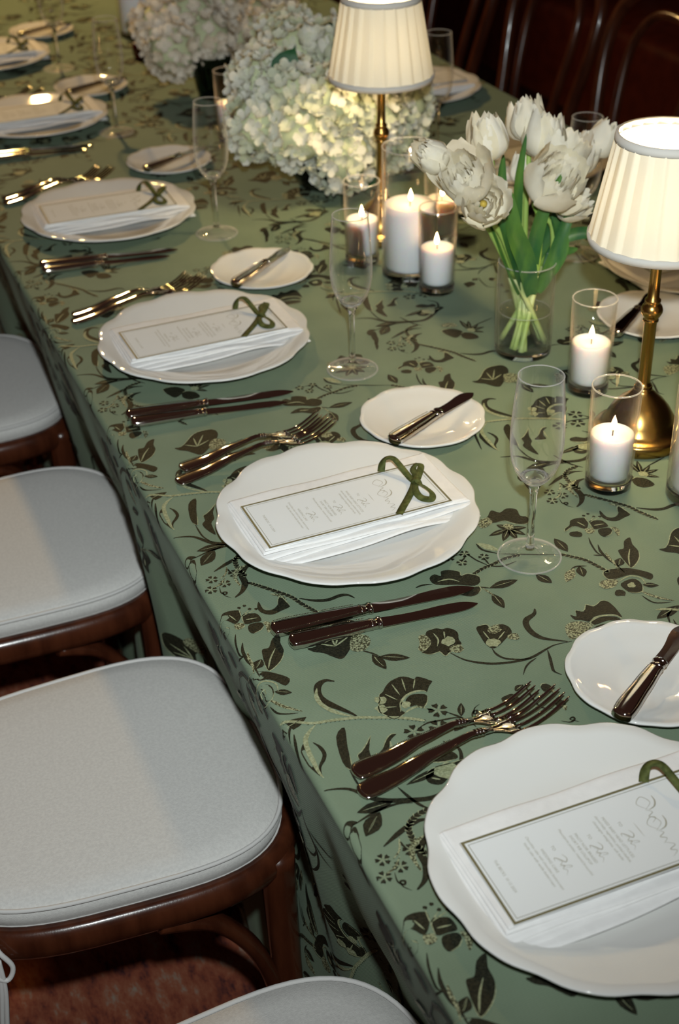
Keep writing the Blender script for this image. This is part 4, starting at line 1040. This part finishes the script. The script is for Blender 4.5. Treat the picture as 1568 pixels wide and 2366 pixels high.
obj('base', lathe([(0, .0006), (r - .002, .0006), (r - .0004, .002), (r - .0004, .007), (r - .002, .0078), (0, .0078)], 56), M['glass_solid'], vase)
obj('rim', tube([((r - .001) * math.cos(a), (r - .001) * math.sin(a), h) for a in [2 * PI * k / 64 for k in range(64)]], .0009, 6, True), M['crystal_edge'], vase)
obj('water_line', tube([((r - .0036) * math.cos(a), (r - .0036) * math.sin(a), .0595) for a in [2 * PI * k / 56 for k in range(56)]], .0006, 6, True), M['crystal_edge'], vase)
obj('water', lathe([(0, .0092), (r - .0028, .0092), (r - .0026, .058), (r - .0026, .0595), (0, .0585)], 56), M['water'], vase)
def tulip(i, head, size, open_, axis, a0, nm, leaves=()):
    """head: centre of the flower; a0: angle of the stem foot inside the vase"""
    hc = Vector(head) + Vector((0, 0, T)); ax = Vector(axis).normalized()
    hb = hc - ax * .024 * size
    root = thing('tulip', 'cream white double tulip, ' + nm, 'flower', (VX, VY, T), 0, 'white tulips in the glass vase')
    O = Vector((VX, VY, T)); rr = random.Random(i)
    d = hb - O; a0 = math.atan2(-d.y, -d.x) + rr.uniform(-1.0, 1.0); fr_ = rr.uniform(.020, .031)
    foot = Vector((fr_ * math.cos(a0), fr_ * math.sin(a0), .011))
    rimp = Vector((d.x, d.y, 0)); rimp = rimp.normalized() * min(.029, rimp.length) if rimp.length else rimp; rimp.z = .122
    P = catmull([foot, foot.lerp(rimp, .5) + Vector((0, 0, .002)), rimp, rimp.lerp(d, .5) + Vector((0, 0, .012)), d - ax * .02, d + ax * .002], 6)
    n = len(P); k = n * 2 // 5
    obj('stem', tube(P[k - 1:], [.0036 - .0006 * q / n for q in range(n - k + 1)], 9), M['stem'], root)
    obj('stem_end', tube(P[:k], .0038, 9), M['stem_pale'], root)
    q = ax.to_track_quat('Z', 'Y'); hs = size * (.92 if open_ else .96)
    spec = [('o', 6, 0), ('m', 8 if open_ else 6, .5), ('i', 8 if open_ else 6, .2)]
    if open_: spec.append(('i', 6, .8))
    for lay, (key, cnt, ph) in enumerate(spec):
        for m in range(cnt):
            me = PET[key + ('o' if open_ else 'c')][m % 2]
            p = obj('petal', me, None, root); a = 2 * PI * (m + ph) / cnt + rr.uniform(-.15, .15)
            p.rotation_mode = 'QUATERNION'
            tilt = rr.uniform(-.12, .14) + (.10 if open_ and lay == 0 else 0) - (.05 if open_ and lay == 3 else 0)
            p.rotation_quaternion = q @ Matrix.Rotation(a, 4, 'Z').to_quaternion() @ Matrix.Rotation(tilt, 4, 'Y').to_quaternion()
            p.location = d; sc = hs * rr.uniform(.93, 1.06) * (.8 if lay == 3 else 1); p.scale = (sc, sc, sc * rr.uniform(.95, 1.08))
    if open_:
        p = obj('pistil', lathe([(0, 0), (.003, .002), (.0032, .018), (.0045, .021), (0, .023)], 10), M['pistil'], root); p.rotation_mode = 'QUATERNION'; p.rotation_quaternion = q; p.location = d
    for (pts, w) in leaves:
        LP = catmull([Vector((p[0], p[1] + .012, max(p[2], .085 + .01 * q_))) for q_, p in enumerate(pts)], 6); m_ = len(LP); g = G(); vs = []
        for s, p in enumerate(LP):
            t_ = (LP[min(s + 1, m_ - 1)] - LP[max(s - 1, 0)]).normalized(); side = t_.cross(Vector((-.3, -1, .25))).normalized(); up_ = side.cross(t_)
            f = s / (m_ - 1); ww = w * .62 * (math.sin(PI * min(1, .12 + .88 * f)) ** .75 + .02)
            for e in (-1, -.5, 0, .5, 1): vs.append(p + side * (ww * .5 * e) + up_ * (ww * .22 * e * e))
        fs = [(s * 5 + e, s * 5 + e + 1, (s + 1) * 5 + e + 1, (s + 1) * 5 + e) for s in range(m_ - 1) for e in range(4)]
        obj('leaf', g.add(vs, fs), M['leaf'], root)
    return root
TU = [
    ((.405, 1.420, .293), .90, 0, (-.75, -.15, .55), 2.8, 'leftmost, closed and leaning over the pillar candle', [([(-.010, -.015, .05), (-.03, -.02, .13), (-.06, -.03, .19), (-.085, -.03, .225)], .024)]),
    ((.432, 1.392, .275), 1.35, 1, (-.55, -.35, .75), 2.4, 'large and open, left side of the bunch', [([(-.005, -.02, .05), (-.02, -.03, .12), (-.05, -.045, .18), (-.07, -.05, .22)], .026)]),
    ((.485, 1.430, .298), 1.10, 0, (-.20, -.05, 1), 3.4, 'upright and closed, upper left of the bunch', [([(-.01, .0, .08), (-.02, .0, .16), (-.03, .01, .22), (-.03, .01, .265)], .026)]),
    ((.447, 1.368, .247), 1.10, 1, (-.30, -.75, .55), 4.0, 'wide open to the viewer with yellow heart, lower left', []),
    ((.575, 1.500, .288), 1.05, 0, (-.02, .25, 1), 1.0, 'topmost at the back, pointed petals', [([(0, .01, .08), (-.012, .0, .17), (-.018, -.01, .24), (-.014, -.015, .295)], .020)]),
    ((.585, 1.470, .275), 1.15, 0, (.12, .1, 1), 0.4, 'upper middle of the bunch', [([(.005, -.02, .07), (-.005, -.03, .14), (.0, -.04, .20), (.022, -.045, .25)], .030)]),
    ((.607, 1.460, .262), 1.25, 1, (.25, .05, 1), 6.0, 'ruffled one right of the upper middle', []),
    ((.562, 1.402, .247), 1.45, 1, (.10, -.60, .75), 5.0, 'largest, open and facing the viewer, centre right', [([(0, -.025, .07), (-.02, -.04, .14), (-.045, -.05, .19), (-.055, -.052, .245)], .040)]),
    ((.600, 1.420, .212), 1.10, 1, (.65, -.45, .50), 5.5, 'low one drooping at the right, petals spread', [([(.01, -.015, .07), (.03, -.03, .13), (.035, -.03, .16), (.02, -.03, .19)], .034)]),
    ((.652, 1.490, .236), 1.05, 0, (.55, .15, .8), 0.0, 'pale one behind, right of the ruffled bloom', [([(.02, .0, .10), (.05, -.005, .145), (.095, -.02, .150), (.135, -.035, .118)], .026)]),
    ((.690, 1.500, .246), .95, 0, (.60, .1, .95), 6.2, 'rightmost, closed beside the lampshade', [([(.015, .01, .08), (.05, .015, .12), (.08, .02, .115), (.095, .02, .09)], .020)]),
    ((.574, 1.500, .225), .80, 0, (0, .2, 1), 1.6, 'small one half hidden at the back', [([(0, .012, .06), (.02, .0, .13), (.045, -.01, .19), (.05, -.01, .23)], .030), ([(.012, -.02, .06), (.022, -.03, .12), (.035, -.035, .17), (.055, -.03, .215)], .030)]),
]
for i, a in enumerate(TU): tulip(i, *a)

# ------------------------------------------------------------------ hydrangeas
def floret_mesh(name, seed, mat):
    rn = random.Random(seed); g = G()
    for q in range(4):
        a = q * PI / 2 + rn.uniform(-.12, .12); L = rn.uniform(.0125, .0150); Wd = rn.uniform(.0115, .0135); z1 = rn.uniform(.000, .004); vs = []
        for i, (s, w) in enumerate(((.06, .12), (.35, .78), (.68, 1.0), (1.0, .55))):
            for u in (-1, 0, 1):
                x = L * s - (.0022 if i == 3 and u else 0); y = u * w * Wd * .5; z = .0025 * s * s * 2 + z1 * s - (.0016 if u == 0 else 0) * s + rn.uniform(-.0005, .0005)
                vs.append((x * math.cos(a) - y * math.sin(a), x * math.sin(a) + y * math.cos(a), z))
        g.add(vs, [(i * 3 + j, i * 3 + j + 1, i * 3 + j + 4, i * 3 + j + 3) for i in range(3) for j in range(2)])
    return mesh(name, g, mat)
FW = [floret_mesh('floret', 40 + k, M['hydrangea']) for k in range(4)]
FB = [floret_mesh('floret', 60 + k, M['hydrangea_blush']) for k in range(4)]
core0 = mesh('core', lathe([(0, -1), (.5, -.866), (.866, -.5), (1, 0), (.866, .5), (.5, .866), (0, 1)], 16), M['hydrangea_core'])
def hydrangea(idx, c, R, nflo, fm, base, nm, grp, leaf=None):
    root = thing('hydrangea', nm, 'flower', base, 0, grp); rn = random.Random(100 + idx)
    d = Vector(c) + Vector((0, 0, T)) - Vector(base)
    st = Vector((d.x * .25, d.y * .25, .012))
    obj('stem', tube(catmull([st, st.lerp(d, .5) + Vector((0, 0, .01)), d], 5), .0032, 6), M['hydrangea_core'], root)
    k = obj('core', core0, None, root, d); k.scale = (R * .80, R * .80, R * .76)
    for q in range(nflo):
        z = 1 - 2 * (q + .5) / nflo; a = q * 2.39996 + rn.uniform(-.2, .2); s = math.sqrt(1 - z * z)
        nrm = Vector((s * math.cos(a), s * math.sin(a), z + rn.uniform(-.08, .08))).normalized()
        f = obj('floret', fm[q % 4], None, root, d + nrm * R * rn.uniform(.88, 1.03)); f.rotation_mode = 'QUATERNION'
        nn = (nrm + Vector((rn.uniform(-.35, .35), rn.uniform(-.35, .35), rn.uniform(-.35, .35)))).normalized()
        f.rotation_quaternion = nn.to_track_quat('Z', 'Y') @ Matrix.Rotation(rn.uniform(0, 1.57), 4, 'Z').to_quaternion()
        sc = rn.uniform(1.0, 1.3); f.scale = (sc, sc, sc)
    for (p0, p1, w) in leaf or []:
        a, b = Vector(p0), Vector(p1); g = G(); vs = []; side = (b - a).cross(Vector((-.3, -.9, .5))).normalized()
        for s, ww in ((0, .1), (.2, .7), (.45, 1), (.7, .8), (.88, .4), (1, .02)):
            for e in (-1, 0, 1): vs.append(a.lerp(b, s) + side * (ww * w * .5 * e) + Vector((0, 0, -.006 * e * e)))
        obj('leaf', g.add(vs, [(i * 3 + j, i * 3 + j + 1, i * 3 + j + 4, i * 3 + j + 3) for i in range(5) for j in range(2)]), M['leaf_dark'], root)
    return root
def bowl(name, loc, r, hgt, label):
    t = thing(name, label, 'vase', loc)
    obj('wall', lathe([(r * .72, .0006), (r * .80, .004), (r, hgt * .55), (r * .96, hgt), (r * .94, hgt), (r * .975, hgt * .55), (r * .77, .007), (0, .006)], 48), M['glass_green'], t)
    obj('base', lathe([(0, .0006), (r * .71, .0006), (r * .76, .003), (r * .7, .0055), (0, .0055)], 40), M['glass_solid'], t)
    return t
b1 = (.585, 2.150, T); bowl('glass_bowl', b1, .080, .060, 'low dark glass bowl under the big white hydrangeas')
H1 = [((.462, 2.150, .188), 'far left, upper'), ((.437, 2.105, .135), 'far left, lower, beside the candle'), ((.547, 2.225, .206), 'upper left of the mound'), ((.492, 2.105, .180), 'left of centre beside the dark leaf'),
      ((.490, 2.065, .122), 'front left, low'), ((.612, 2.205, .203), 'top, just left of the lampshade'), ((.550, 2.065, .168), 'front centre'), ((.652, 2.155, .188), 'behind the lampshade'),
      ((.627, 2.085, .133), 'lit from above under the lampshade'), ((.708, 2.145, .118), 'far right under the lampshade'), ((.563, 2.062, .076), 'lowest, hanging over the bowl'), ((.677, 2.125, .073), 'low right behind the lamp stem'), ((.558, 2.280, .212), 'at the back of the mound, highest')]
for i, (c, nm) in enumerate(H1):
    lf = {3: [((-.125, -.06, .205), (-.085, -.055, .255), .045)], 12: [((-.0, .10, .215), (.06, .10, .25), .05)], 6: [((.0, -.09, .13), (.04, -.10, .15), .03)], 11: [((.02, -.05, .03), (.055, -.09, .05), .05)]}.get(i)
    hydrangea(i, c, .056, 78, FW, b1, 'white hydrangea head, ' + nm, 'white hydrangeas in the low bowl', lf)
b2 = (.562, 2.720, T); bowl('glass_bowl', b2, .040, .085, 'dark green glass vase under the blush hydrangeas')
H2 = [((.487, 2.80, .133), 'left'), ((.550, 2.80, .150), 'middle'), ((.490, 2.745, .098), 'lowest left'), ((.567, 2.76, .110), 'right, above the vase'), ((.55, 2.86, .205), 'top, cut by the picture edge'), ((.620, 2.85, .152), 'upper right')]
for i, (c, nm) in enumerate(H2): hydrangea(30 + i, c, .058, 64, FB, b2, 'blush cream hydrangea head in the farther vase, ' + nm, 'blush hydrangeas in the farther vase')
b3 = (.735, 2.970, T); bowl('glass_bowl', b3, .045, .050, 'small glass bowl behind the big white hydrangeas')
H3 = [((.735, 2.95, .088), 'front'), ((.740, 3.01, .130), 'top'), ((.800, 3.00, .092), 'right'), ((.695, 2.90, .070), 'left')]
for i, (c, nm) in enumerate(H3): hydrangea(50 + i, c, .052, 60, FB, b3, 'pale hydrangea head in the rearmost bowl, ' + nm, 'pale hydrangeas in the rearmost bowl')
